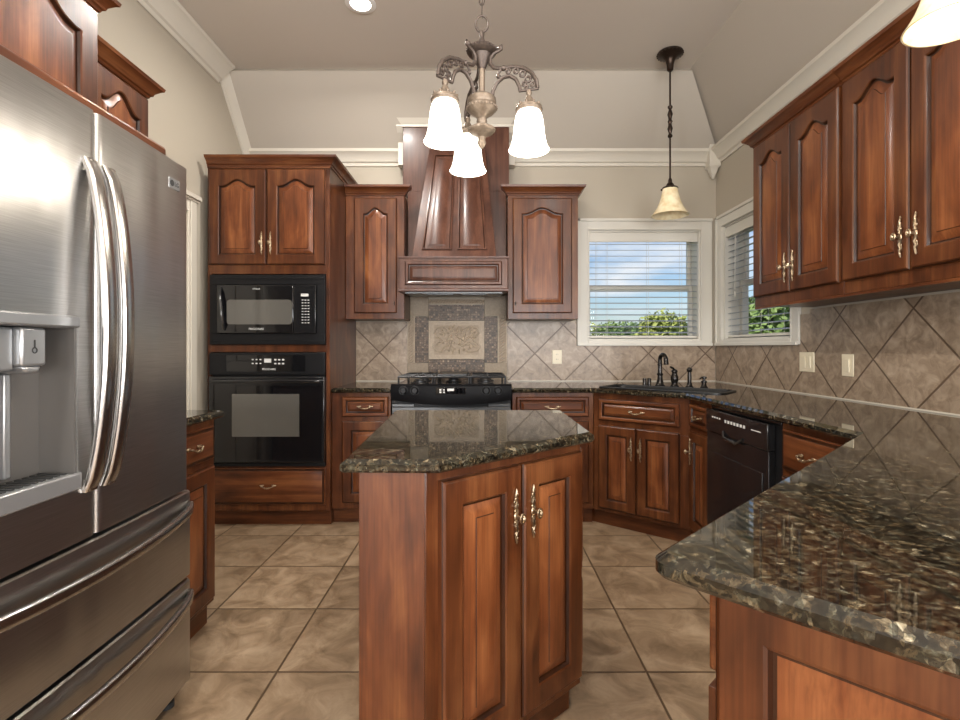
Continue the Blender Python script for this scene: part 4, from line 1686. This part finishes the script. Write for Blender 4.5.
def front_piece(mb, x0, x1, z0, z1, edges=(), back=0.096, soft=0.0):
    n = 22
    xs_ = [x0 + (x1 - x0) * i / n for i in range(n + 1)]
    for e_ in edges:
        for d_ in (0.002, 0.006, 0.011):
            xx = e_ + d_ if e_ == x0 else e_ - d_
            xs_.append(xx)
    xs_ = sorted(set(xs_))
    poly = [(x, fy_(x, edges)) for x in xs_] + [(x1, back), (x0, back)]
    if soft:
        zz_ = [(z0, 0.006), (z0 + 0.004, 0.001), (z0 + 0.01, 0), (z1 - 0.01, 0), (z1 - 0.004, 0.001), (z1, 0.006)]
        mb.rings([[(x, y + (d_ if y < back - 0.001 else 0), z) for x, y in poly] for z, d_ in zz_])
    else:
        mb.prism(poly, z0, z1)


# left door with dispenser opening
DX0, DX1, DZ0_, DZ1_ = 0.150, 0.396, 0.880, 1.255
SP = 0.458
mb = MB()
front_piece(mb, 0.0, SP - 0.002, 0.728, DZ0_, (0.0, SP - 0.002))
front_piece(mb, 0.0, SP - 0.002, DZ1_, 1.800, (0.0, SP - 0.002))
n = 10


def strip(a, b, z0, z1, edges):
    xs_ = [a + (b - a) * i / 14 for i in range(15)]
    for e_ in edges:
        for d_ in (0.002, 0.006, 0.011):
            xs_.append(e_ + d_ if e_ == a else e_ - d_)
    xs_ = sorted(set(xs_))
    mb.prism([(x, fy_(x, edges)) for x in xs_] + [(b, 0.096), (a, 0.096)], z0, z1)


strip(0.0, DX0, DZ0_, DZ1_, (0.0,))
strip(DX1, SP - 0.002, DZ0_, DZ1_, (SP - 0.002,))
dl = mb.build('door', M_STEEL, t, angle=30)
mb = MB()
front_piece(mb, SP + 0.002, FW - 0.022, 0.728, 1.800, (SP + 0.002, FW - 0.022))
drr = mb.build('door', M_STEEL, t, angle=30)
# dispenser
mb = MB()
mb.box(DX0 + 0.001, DX1 - 0.001, 0.075, 0.095, DZ0_ + 0.001, DZ1_ - 0.001)
mb.box(DX0 + 0.001, DX0 + 0.008, -0.004, 0.075, DZ0_ + 0.001, DZ1_ - 0.001)
mb.box(DX1 - 0.008, DX1 - 0.001, -0.010, 0.075, DZ0_ + 0.001, DZ1_ - 0.001)
mb.box(DX0 + 0.008, DX1 - 0.008, -0.008, 0.075, DZ1_ - 0.008, DZ1_ - 0.001)
ds = mb.build('dispenser', M_STEELD, t)
mb = MB()   # band above the recess
mb.box(DX0 - 0.02, DX1 + 0.003, -0.018, -0.0085, DZ1_ - 0.006, DZ1_ + 0.022)
mb.build('control_band', M_SILVER, ds, bevel=0.004)
mb = MB()   # spout block
mb.box(0.255, 0.318, -0.004, 0.070, 1.160, DZ1_ - 0.010)
mb.box(0.205, 0.255, 0.012, 0.070, 1.150, DZ1_ - 0.010)
mb.prism_y([(0.261, 1.160), (0.312, 1.160), (0.301, 1.144), (0.272, 1.144)], 0.0, 0.066)
mb.build('spout_block', M_SILVER, ds, bevel=0.006)
mb = MB()
mb.torus((0.286, -0.0048, 1.195), 0.006, 0.0013, 'y', 14, 5)
mb.box(0.2845, 0.2875, -0.0055, -0.0042, 1.202, 1.218)
mb.build('water_symbol', M_RUBBER, ds)
mb = MB()
mb.box(0.277, 0.295, 0.055, 0.0745, 0.91, 1.143)
mb.build('paddle', M_SILVER, ds, bevel=0.004)
mb = MB()
mb.box(DX0 + 0.009, DX1 - 0.009, -0.018, 0.0745, DZ0_ - 0.012 + 0.014, DZ0_ + 0.018)
mb.prism_y([(DX0 - 0.004, DZ0_ - 0.022), (DX1 + 0.004, DZ0_ - 0.022), (DX1 + 0.004, DZ0_ + 0.020), (DX0 - 0.004, DZ0_ + 0.020)], -0.022, -0.0135)
tr = mb.build('drip_tray', M_SILVER, ds, bevel=0.004)
mb = MB()
for i in range(11):
    x = DX0 + 0.025 + i * 0.0195
    mb.box(x, x + 0.009, 0.0, 0.065, DZ0_ + 0.0182, DZ0_ + 0.021)
mb.build('tray_slots', M_RUBBER, ds)
# door handles: bowed flat bars
for xh, d in ((SP - 0.030, dl), (SP + 0.034, drr)):
    mb = MB()
    rings = []
    n = 24
    for i in range(n + 1):
        s_ = i / n
        z = 0.845 + 0.825 * s_
        bow = math.sin(PI * s_) ** 0.62
        y = -0.014 - 0.052 * bow
        w, th = 0.0205, 0.011
        ring = []
        for k_ in range(12):
            a = 2 * PI * k_ / 12
            cx_, sy_ = math.cos(a), math.sin(a)
            ring.append((xh + w * math.copysign(abs(cx_) ** 0.6, cx_), y + th * math.copysign(abs(sy_) ** 0.6, sy_), z))
        rings.append(ring)
    mb.rings(rings)
    for z in (0.862, 1.653):
        mb.box(xh - 0.012, xh + 0.012, -0.028, -0.008, z - 0.014, z + 0.014)
    mb.build('handle', M_STEELP, d, angle=50)
# badge
mb = MB()
mb.box(0.766, 0.825, fy_(0.83) - 0.004, fy_(0.83) + 0.006, 1.708, 1.742)
bd = mb.build('badge', M_SILVER, t, bevel=0.0015)
bd['label'] = 'small silver maker badge'
mb = MB()
mb.lathe([(0.010, 0), (0.010, -0.001), (0, -0.001)], (0.781, fy_(0.83) - 0.0045, 1.725), 18, 'y')
mb.build('emblem', M_RUBBER, bd)
text('LG', 'badge_lettering', bd, (0.806, fy_(0.83) - 0.005, 1.725), 0.020, M_RUBBER)
# freezer drawers
for z0, z1, zh in ((0.428, 0.716, 0.668), (0.075, 0.416, 0.372)):
    mb = MB()
    front_piece(mb, 0.0, FW, z0, z1, (0.0, FW), soft=1)
    d = mb.build('drawer', M_STEEL, t, angle=30)
    mb = MB()
    rings = []
    n = 24
    for i in range(n + 1):
        s_ = i / n
        x = 0.020 + (FW - 0.04) * s_
        bow = math.sin(PI * s_) ** 0.6
        y, z = -0.008 - 0.054 * bow, zh - 0.020 * bow
        rings.append([(x, y + 0.011 * math.copysign(abs(math.sin(a)) ** 0.6, math.sin(a)), z + 0.0155 * math.copysign(abs(math.cos(a)) ** 0.6, math.cos(a))) for a in [2 * PI * k_ / 12 for k_ in range(12)]])
    mb.rings(rings)
    mb.build('handle', M_STEELP, d, angle=50)
for x in (0.06, FW - 0.04):
    mb = MB()
    mb.lathe([(0.022, 0.0005), (0.022, 0.018), (0.012, 0.022), (0.012, 0.075)], (x, 0.06, 0), 14)
    mb.build('foot', M_RUBBER, t)
mb = MB()
mb.box(0.01, FW - 0.01, 0.04, 0.099, 0.03, 0.072)
mb.box(0.08, FW - 0.08, 0.2, 0.8, 0.0005, 0.05)
mb.build('base_grille', M_RUBBER, t)
# ---- cabinets on the left wall (facing +X; local x = world y) ----------------------------
def left_thing(name, label, X, group=G_WALLCAB):
    return thing(name, label, 'cabinet', (X, 0, 0), PI / 2, group)


t = left_thing('wall_cabinet', 'deep wall cabinet with arched door high above the refrigerator', -1.470)
carcass(t, 0.84, 1.957, 0.425, 1.850, 2.495)
for a, b in ((0.865, 1.385), (1.395, 1.915)):
    d = raised('door', t, a, b, 1.870, 2.475, True, 0.06, 0.060, 0.05, bev=0.03, rise=0.07)
crown(t, [(0.84, 0), (1.957, 0), (1.957, 0.42)], 2.490)
t = left_thing('wall_cabinet', 'lower wall cabinet just beyond the one above the refrigerator', -1.530)
carcass(t, 1.960, 2.336, 0.366, 1.850, 2.352)
d = raised('door', t, 1.972, 2.322, 1.870, 2.330, True, 0.055, 0.055, 0.050, bev=0.025, rise=0.065)
crown(t, [(1.963, 0), (2.336, 0), (2.336, 0.36)], 2.344)
mb = MB()
mb.box(0.84, 1.625, 0.0, 0.300, 1.8005, 1.8370)
o = mb.build('wood_strip', M_WOODH, None, bevel=0.009, loc=(-1.000, 0, 0), rot=(0, 0, PI / 2))
tag(o, 'long rounded wood board lying along the top of the refrigerator', 'wood board')

t = left_thing('base_cabinet', 'base cabinet with drawer and door just beyond the refrigerator', -1.167, G_BASE)
carcass(t, 1.760, 2.228, 0.71, 0.1, CB)
kick(t, 1.760, 2.228, 0.03, 0.71)
d = slabfront('drawer', t, 1.785, 2.205, 0.725, 0.865)
pull('drawer', d, 2.03, -0.0205, 0.80)
d = raised('door', t, 1.785, 2.205, 0.125, 0.695, False, 0.06, bev=0.03)
pull('door', d, 1.82, -0.0205, 0.60)

# ---- wall cabinets on the right wall (facing -X; local x = 2.96 - world y) -------------------
for off, lab in ((0.0, 'two-door wall cabinet on the right wall, next to the window'), (0.728, 'nearer two-door wall cabinet on the right wall under the big pendant')):
    t = thing('wall_cabinet', lab, 'cabinet', (1.59, 2.96 - off, 0), -PI / 2, G_WALLCAB)
    carcass(t, 0, 0.726, XR - 1.59 - 0.002, 1.436, 2.365)
    for a, b, s in ((0.012, 0.356, 1), (0.364, 0.712, -1)):
        d = raised('door', t, a, b, 1.490, 2.352, True, 0.062, 0.066, 0.070, bev=0.03)
        pull('door', d, b - 0.030 if s > 0 else a + 0.030, -0.0205, 1.615)
    if off == 0:
        crown(t, [(0, XR - 1.59 - 0.002), (0, 0), (0.726, 0)], 2.356)
    else:
        crown(t, [(0.001, 0), (0.726, 0)], 2.356)
    mb = MB()
    mb.box(0.0, 0.726, 0.0, 0.018, 1.424, 1.4355)
    mb.build('light_rail', M_WOODH, t)

# ---- switches and outlet -----------------------------------------------------------
def plate(name, label, cat, loc, rotz, w, n_rock, group=None, outlet=False):
    t = thing(name, label, cat, loc, rotz, group)
    mb = MB()
    mb.box(-w / 2, w / 2, -0.006, 0, -0.0575, 0.0575)
    mb.build('cover_plate', M_PLATE, t, bevel=0.003)
    for i in range(n_rock):
        x = (i - (n_rock - 1) / 2) * 0.046
        if outlet:
            for z in (-0.02, 0.02):
                mb = MB()
                mb.lathe([(0.016, -0.0062), (0.016, -0.008), (0.0, -0.008)], (x, 0, z), 16, 'y')
                so = mb.build('socket', M_PLATE, t)
                mb = MB()
                mb.box(x - 0.007, x - 0.005, -0.0086, -0.0081, z - 0.004, z + 0.006)
                mb.box(x + 0.005, x + 0.007, -0.0086, -0.0081, z - 0.004, z + 0.006)
                mb.build('slots', M_RUBBER, so)
        else:
            mb = MB()
            mb.rings([[(x - 0.016, -0.0062, -0.033), (x + 0.016, -0.0062, -0.033), (x + 0.016, -0.0062, 0.033), (x - 0.016, -0.0062, 0.033)],
                      [(x - 0.015, -0.0085, -0.032), (x + 0.015, -0.0085, -0.032), (x + 0.015, -0.0115, 0.032), (x - 0.015, -0.0115, 0.032)]])
            mb.build('rocker', M_PLATE, t)
    return t


plate('light_switch', 'ivory double rocker switch plate on the right tile wall', 'light switch', (XR - 0.0095, 2.985, 1.118), -PI / 2, 0.135, 2)
plate('light_switch', 'ivory single rocker switch plate on the right tile wall', 'light switch', (XR - 0.0095, 2.652, 1.110), -PI / 2, 0.085, 1)
plate('power_outlet', 'ivory wall outlet on tile right of the stove', 'outlet', (0.620, YB - 0.0095, 1.127), 0, 0.078, 1, outlet=True)

# ---- blinds ---------------------------------------------------------------------------
def blinds(label, loc, rotz, x0, x1, wand):
    t = thing('window_blinds', label, 'blinds', loc, rotz, 'window blinds')
    a, b = x0 + 0.016, x1 - 0.016
    mb = MB()
    mb.box(a - 0.002, b + 0.002, 0.008, 0.020, BZ1 - 0.092, BZ1 - 0.013)
    mb.box(a, b, 0.020, 0.075, BZ1 - 0.055, BZ1 - 0.014)
    mb.build('valance', M_WHITE, t, bevel=0.003)
    mb = MB()
    z = BZ1 - 0.105
    tl = R(11)
    while z > BZ0 + 0.06:
        c, s_ = 0.025 * math.cos(tl), 0.025 * math.sin(tl)
        yc = 0.048
        mb.rings([[(x, yc - c, z - s_ - 0.0016), (x, yc + c, z + s_ - 0.0016), (x, yc + c, z + s_ + 0.0016), (x, yc, z + 0.0036), (x, yc - c, z - s_ + 0.0016)] for x in (a, b)])
        z -= 0.0485
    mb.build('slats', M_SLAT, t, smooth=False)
    mb = MB()
    mb.box(a, b, 0.024, 0.072, BZ0 + 0.020, BZ0 + 0.038)
    mb.build('bottom_rail', M_WHITE, t, bevel=0.003)
    mb = MB()
    L = b - a
    for f in (0.07, 0.17, 0.55, 0.86):
        for y in (0.0225, 0.0735):
            mb.tube([(a + f * L, y, BZ0 + 0.04), (a + f * L, y, BZ1 - 0.06)], 0.0011, 5)
    mb.build('ladder_cords', M_CORD, t)
    if wand:
        mb = MB()
        mb.tube([(a + wand * L, 0.013, BZ1 - 0.09), (a + wand * L, 0.010, BZ1 - 0.52)], 0.004, 6)
        mb.lathe([(0.003, -0.04), (0.008, -0.03), (0.006, 0.0)], (a + wand * L, 0.010, BZ1 - 0.53), 8)
        mb.build('tilt_wand', M_WHITE, t)
    return t


blinds('white horizontal blinds in the window on the back wall', (0, YB, 0), 0, B0, B1, None)
blinds('white horizontal blinds in the side window by the right cabinets', (XR, YB, 0), -PI / 2, YB - S1, YB - S0, 0.16)

# ---- lamps -----------------------------------------------------------------------------
WARM = (1.0, 0.91, 0.78)


def bell(mb, c, r_bot, r_top, h, th=0.004, flare=1.0, seg=32):
    """open bell shade, mouth down; c = centre of the mouth"""
    out = []
    n = 12
    for i in range(n + 1):
        s_ = i / n
        r = r_top + (r_bot - r_top) * ((1 - s_) ** (2.6 * flare) * 0.55 + (1 - s_) * 0.45)
        out.append((r, h * s_))
    inn = [(max(0.004, r - th), z) for r, z in reversed(out)]
    prof = out + [(r_top * 0.4, h + 0.004), (r_top * 0.4, h - 0.002)] + inn
    rings = []
    for r, z in prof + [prof[0]]:
        rings.append([(c[0] + r * math.cos(2 * PI * k_ / seg), c[1] + r * math.sin(2 * PI * k_ / seg), c[2] + z) for k_ in range(seg)])
    mb.rings(rings, True, False)


def tall_bell(mb, c, r_bot, r_top, h, th=0.004, seg=32):
    """tulip-like bell: rounded shoulders, nearly straight sides, flared lip"""
    out = [(r_bot, 0), (r_bot * 0.955, 0.04 * h), (r_bot * 0.865, 0.15 * h), (r_bot * 0.80, 0.30 * h), (r_bot * 0.76, 0.45 * h),
           (r_bot * 0.73, 0.62 * h), (r_bot * 0.69, 0.78 * h), (r_bot * 0.625, 0.92 * h), (r_top, h)]
    inn = [(max(0.004, r - th), z) for r, z in reversed(out)]
    rings = []
    prof = out + inn
    for r, z in prof + [prof[0]]:
        rings.append([(c[0] + r * math.cos(2 * PI * k_ / seg), c[1] + r * math.sin(2 * PI * k_ / seg), c[2] + z) for k_ in range(seg)])
    mb.rings(rings, True, False)


# chandelier over the island
CX, CY = 0.003, 1.870
t = thing('chandelier', 'bronze three-arm chandelier with glowing white bell shades above island', 'chandelier', (CX, CY, 0))
mb = MB()
mb.lathe([(0.062, ZC - 0.001), (0.060, ZC - 0.010), (0.045, ZC - 0.022), (0.016, ZC - 0.034), (0.008, ZC - 0.045)], seg=24)
mb.build('ceiling_canopy', M_CAST, t)
mb = MB()
z = ZC - 0.05
i = 0
while z > 2.45:
    n_ = 14
    rs = []
    for q_ in range(n_):
        a = 2 * PI * q_ / n_
        u_, w_ = 0.0095 * math.cos(a), 0.022 * math.sin(a)
        nx = Vector((math.cos(a), 0, math.sin(a) * 0.6)).normalized()
        ring = []
        for b_ in range(6):
            be = 2 * PI * b_ / 6
            p = Vector((u_, 0, w_)) + nx * 0.0027 * math.cos(be) + Vector((0, 0.0027 * math.sin(be), 0))
            ring.append((p.x, p.y, p.z + z - 0.02) if i % 2 else (p.y, p.x, p.z + z - 0.02))
        rs.append(ring)
    rs.append(rs[0])
    mb.rings(rs, True, False)
    z -= 0.0375
    i += 1
mb.tube([(0.002, 0.002, ZC - 0.04), (0.002, 0.002, 2.41)], 0.0015, 5)
mb.build('chain', M_CAST, t)
mb = MB()
rs = []
for q_ in range(24):
    a = 2 * PI * q_ / 24
    rs.append([(0.0225 * math.cos(a) + 0.0042 * math.cos(a) * math.cos(b_), 0.0042 * math.sin(b_), 2.388 + 0.030 * math.sin(a) + 0.0042 * math.sin(a) * math.cos(b_)) for b_ in [2 * PI * e_ / 8 for e_ in range(8)]])
rs.append(rs[0])
mb.rings(rs, True, False)
mb.lathe([(0.006, 2.362), (0.010, 2.352), (0.008, 2.338), (0.011, 2.328), (0.020, 2.314)], seg=16)
mb.build('hanging_loop', M_CAST, t)
mb = MB()
mb.lathe([(0.012, 2.318), (0.034, 2.308), (0.052, 2.296), (0.056, 2.284), (0.050, 2.276), (0.036, 2.272), (0.032, 2.262), (0.024, 2.245), (0.016, 2.228), (0.013, 2.222)], seg=28)
for k in range(28):
    a = 2 * PI * k / 28
    mb.blob((0.054 * math.cos(a), 0.054 * math.sin(a), 2.290), 0.0045, 6, 4)
mb.build('top_cup', M_CAST, t)
mb = MB()
mb.lathe([(0.0115, 2.226), (0.0115, 2.125)], seg=16)
mb.build('stem', M_GOLD, t)
mb = MB()
mb.lathe([(0.016, 2.128), (0.040, 2.122), (0.052, 2.112), (0.053, 2.098), (0.050, 2.090), (0.055, 2.082), (0.055, 2.074), (0.048, 2.066), (0.040, 2.058), (0.024, 2.048), (0.018, 2.040)], seg=28)
for k in range(28):
    a = 2 * PI * k / 28
    mb.blob((0.055 * math.cos(a), 0.055 * math.sin(a), 2.078), 0.0042, 6, 4)
mb.build('body', M_GOLD, t)
mb = MB()
mb.lathe([(0.017, 2.042), (0.020, 2.030), (0.016, 2.020), (0.030, 2.014), (0.047, 2.004), (0.049, 1.996), (0.042, 1.988), (0.024, 1.980), (0.014, 1.972), (0.013, 1.962), (0.016, 1.952), (0.011, 1.940), (0.003, 1.930)], seg=28)
for k in range(26):
    a = 2 * PI * k / 26
    mb.blob((0.047 * math.cos(a), 0.047 * math.sin(a), 2.0), 0.0038, 6, 4)
mb.build('finial', M_GOLD, t)
RA = 0.175
SHZ = 1.906
for k, th in enumerate((223.6, 344.0, 108.4)):
    ca, sa = math.cos(R(th)), math.sin(R(th))
    P = lambda r, z, o=0.0: (r * ca - o * sa, r * sa + o * ca, z)
    mb = MB()
    # upper scroll rail
    up = [(0.066, 2.290), (0.074, 2.296), (0.074, 2.284), (0.060, 2.278), (0.044, 2.272), (0.032, 2.256), (0.032, 2.236), (0.046, 2.220), (0.078, 2.214), (0.115, 2.214), (0.155, 2.204), (0.185, 2.182), (0.202, 2.152), (0.206, 2.125)]
    mb.tube([P(r, z) for r, z in up], [0.007, 0.006, 0.006, 0.0065, 0.007, 0.0075, 0.0075, 0.007, 0.0065, 0.0065, 0.0075, 0.0075, 0.0075, 0.007], 8)
    mb.blob(P(0.068, 2.288), 0.0105, 8, 5)
    # lower arch rail
    lo_ = [(0.038, 2.100), (0.042, 2.135), (0.056, 2.162), (0.080, 2.180), (0.106, 2.182), (0.128, 2.166), (0.140, 2.140), (0.144, 2.122)]
    mb.tube([P(r, z) for r, z in lo_], 0.0070, 8)
    # foot bar over the shade
    mb.tube([P(0.140, 2.122), P(0.210, 2.122)], 0.005, 8)
    # pierced scrollwork between the rails
    for (r, z, q_) in ((0.100, 2.200, 0.0085), (0.128, 2.196, 0.0095), (0.152, 2.182, 0.0115), (0.172, 2.160, 0.0115), (0.158, 2.146, 0.0080), (0.188, 2.140, 0.0085), (0.166, 2.132, 0.006)):
        ring = []
        for i in range(15):
            an = 2 * PI * i / 12
            ring.append(P(r + q_ * (1 - 0.02 * i) * math.cos(an), z + q_ * (1 - 0.02 * i) * math.sin(an)))
        mb.tube(ring, 0.0042, 6)
    mb.tube([P(0.074, 2.212), P(0.062, 2.198), P(0.058, 2.186), P(0.066, 2.180), P(0.070, 2.190)], [0.005, 0.0045, 0.005, 0.004, 0.003], 7)
    mb.blob(P(0.062, 2.186), 0.0075, 8, 5)
    mb.blob(P(0.082, 2.213), (0.009, 0.009, 0.010), 8, 5)
    arm = mb.build('arm', M_CAST, t)
    c = P(RA, 0)
    mb = MB()
    mb.lathe([(0.008, 2.120), (0.011, 2.110), (0.008, 2.100), (0.014, 2.090), (0.019, 2.078), (0.030, 2.068), (0.046, 2.060), (0.049, 2.050), (0.046, 2.043), (0.012, 2.042)], (c[0], c[1], 0), 24)
    for k_ in range(10):
        a = 2 * PI * k_ / 10
        mb.blob((c[0] + 0.040 * math.cos(a), c[1] + 0.040 * math.sin(a), 2.066), 0.006, 6, 4)
    mb.build('shade_holder', M_GOLD, arm)
    mb = MB()
    tall_bell(mb, (c[0], c[1], SHZ), 0.0735, 0.040, 0.137)
    mb.build('glass_shade', M_SHADE, arm)
    mb = MB()
    mb.blob((c[0], c[1], SHZ + 0.075), (0.022, 0.022, 0.030), 12, 8)
    mb.build('bulb', M_BULB, arm)
    lo = light('chandelier_bulb', 'POINT', (CX + c[0], CY + c[1], SHZ - 0.01), 4.5, WARM, shadow_soft_size=0.06)

# pendants


def pendant(label, x, y, z_mouth, lit, rb=0.127, h=0.185):
    t = thing('pendant_lamp', label, 'pendant lamp', (x, y, 0), 0, 'amber glass pendants')
    zt_ = z_mouth + h
    mb = MB()
    mb.lathe([(0.086, ZC - 0.001), (0.090, ZC - 0.010), (0.078, ZC - 0.020), (0.050, ZC - 0.032), (0.032, ZC - 0.055), (0.024, ZC - 0.085), (0.022, ZC - 0.12), (0.012, ZC - 0.13)], seg=28)
    for k_ in range(22):
        a = 2 * PI * k_ / 22
        mb.blob((0.084 * math.cos(a), 0.084 * math.sin(a), ZC - 0.012), (0.008, 0.008, 0.006), 6, 4)
    mb.build('ceiling_canopy', M_BRONZE, t)
    zr = (ZC - 0.13 + zt_) / 2 + 0.06
    mb = MB()
    mb.tube([(0, 0, ZC - 0.12), (0, 0, zt_ + 0.03)], 0.0065, 10)
    mb.build('rod', M_BRONZE, t)
    mb = MB()
    mb.lathe([(0.008, zr + 0.115), (0.017, zr + 0.105), (0.016, zr + 0.095), (0.009, zr + 0.085), (0.013, zr + 0.07), (0.019, zr + 0.05), (0.013, zr + 0.03), (0.011, zr + 0.012), (0.018, zr), (0.011, zr - 0.012), (0.013, zr - 0.03),
              (0.019, zr - 0.05), (0.013, zr - 0.07), (0.009, zr - 0.085), (0.016, zr - 0.095), (0.017, zr - 0.105), (0.008, zr - 0.115)], seg=16)
    mb.build('turned_knuckle', M_BRONZE, t)
    mb = MB()
    mb.lathe([(0.008, zt_ + 0.075), (0.014, zt_ + 0.06), (0.014, zt_ + 0.045), (0.026, zt_ + 0.03), (0.030, zt_ + 0.018), (0.052, zt_ + 0.010), (0.054, zt_ + 0.004), (0.02, zt_ + 0.003)], seg=24)
    for k_ in range(3):
        a = 2 * PI * k_ / 3 + 0.4
        mb.blob((0.058 * math.cos(a), 0.058 * math.sin(a), zt_ + 0.004), 0.008, 8, 5)
    mb.build('shade_holder', M_BRONZE, t)
    mb = MB()
    bell(mb, (0, 0, z_mouth), rb, 0.050, h, 0.005, 1.15)
    mb.build('glass_shade', M_AMBERL if lit else M_AMBER, t)
    mb = MB()
    mb.blob((0, 0, z_mouth + 0.10), (0.026, 0.026, 0.036), 12, 8)
    mb.build('bulb', M_BULB if lit else M_LTRIM, t)
    if lit:
        light('pendant_bulb', 'POINT', (x, y, z_mouth + 0.06), 1.3, WARM, shadow_soft_size=0.05)
    return t


pendant('amber glass pendant lamp hanging on a rod over the corner sink', 1.320, 3.560, 2.125, False)
pendant('lit glass pendant lamp over the peninsula, in front of right wall cabinets', 1.315, 1.420, 2.103, True, 0.114)

# recessed ceiling lights: the one in view and unseen ones added for even light
for i, (x, y) in enumerate(((-0.72, 3.05), (-0.72, 0.9), (0.95, 0.6), (-0.72, -1.2), (1.2, -1.4), (3.2, -1.4))):
    t = thing('ceiling_light', 'round recessed ceiling light at the top edge above the ovens' if i == 0 else 'added recessed ceiling light out of view, overhead or behind', 'ceiling light', (x, y, ZC), 0, 'recessed ceiling lights')
    mb = MB()
    mb.lathe([(0.060, -0.001), (0.062, -0.006), (0.085, -0.007), (0.092, -0.003), (0.092, -0.001)], seg=32, cap=False)
    mb.build('trim_ring', M_LTRIM, t)
    mb = MB()
    mb.lathe([(0.0, -0.002), (0.061, -0.002), (0.055, -0.008), (0.0, -0.014)], seg=28, cap=False)
    mb.build('lens', M_LENS, t)
    light('can_light', 'AREA', (x, y, ZC - 0.03), 30, (1, 0.96, 0.90), (0, 0, 0), shape='DISK', size=0.12, spread=R(165))

# ---- outside ------------------------------------------------------------------------------
mb = MB()
mb.box(-90, 140, 4.6, 160, -0.5, -0.4)
struct(mb.build('ground', M_LAWN, smooth=False))


def tree(x, y, h, w, leaf, label, n=1500):
    rnd = random.Random(int(x * 37 + y * 11))
    t = thing('tree', label, 'tree', (x, y, -0.4), 0, 'trees outside the windows')
    mb = MB()
    mb.tube([(0, 0, 0), (0.05, 0, h * 0.3), (0, 0.05, h * 0.75)], [0.16, 0.12, 0.04], 8)
    for k_ in range(6):
        a = k_ * 1.05
        mb.tube([(0.03, 0, h * (0.3 + 0.06 * k_)), (0.25 * w * math.cos(a), 0.25 * w * math.sin(a), h * (0.5 + 0.05 * k_)), (0.42 * w * math.cos(a), 0.42 * w * math.sin(a), h * (0.62 + 0.04 * k_))], [0.06, 0.04, 0.015], 6)
    mb.build('trunk', M_TRUNK, t)
    mb = MB()
    clumps = []
    for k_ in range(16):
        a, el = rnd.uniform(0, 2 * PI), rnd.uniform(-0.7, 1.0)
        clumps.append((w * 0.34 * math.cos(a) * math.cos(el), w * 0.34 * math.sin(a) * math.cos(el), h * 0.56 + h * 0.30 * math.sin(el), rnd.uniform(0.14, 0.24) * w))
    for k_ in range(n):
        cx_, cy_, cz_, cr = clumps[k_ % 16]
        d_ = Vector((rnd.gauss(0, 1), rnd.gauss(0, 1), rnd.gauss(0, 1))).normalized() * cr * (0.55 + 0.5 * rnd.random())
        p = Vector((cx_, cy_, cz_)) + d_
        s_ = rnd.uniform(0.05, 0.10) * (w / 3.2)
        u_ = Vector((rnd.gauss(0, 1), rnd.gauss(0, 1), rnd.gauss(0, 1))).normalized()
        v_ = u_.orthogonal().normalized()
        mb.face([mb.v(p - u_ * s_ * 1.7), mb.v(p + v_ * s_), mb.v(p + u_ * s_ * 1.7), mb.v(p - v_ * s_)])
    mb.build('foliage', LEAVES[leaf], t, smooth=False)


for px, y, top, w, leaf, lab, n in (
        (662, 45, 314, 5.6, 0, 'large yellow-green tree right of centre in the back window', 2600),
        (616, 55, 322, 5.2, 1, 'round mid green tree left of centre in the back window', 1800),
        (694, 66, 321, 5.4, 1, 'green tree at the right edge of the back window', 1500),
        (592, 77, 325, 7.0, 0, 'pale low tree at the left edge of the back window', 1500),
        (640, 90, 326, 9.0, 2, 'dark tree far behind the gap between back window trees', 1500),
        (678, 104, 325, 10.0, 0, 'pale bushy tree far behind the large yellow-green tree', 1500),
        (772, 25, 296, 5.0, 1, 'leafy green tree filling the lower side window', 3200),
        (800, 36, 300, 6.5, 0, 'yellow-green tree behind the leafy one outside the side window', 2600)):
    tree((px - 481) * y / 510, y, 1.6 + (348 - top) * y / 510, w, leaf, lab, n)
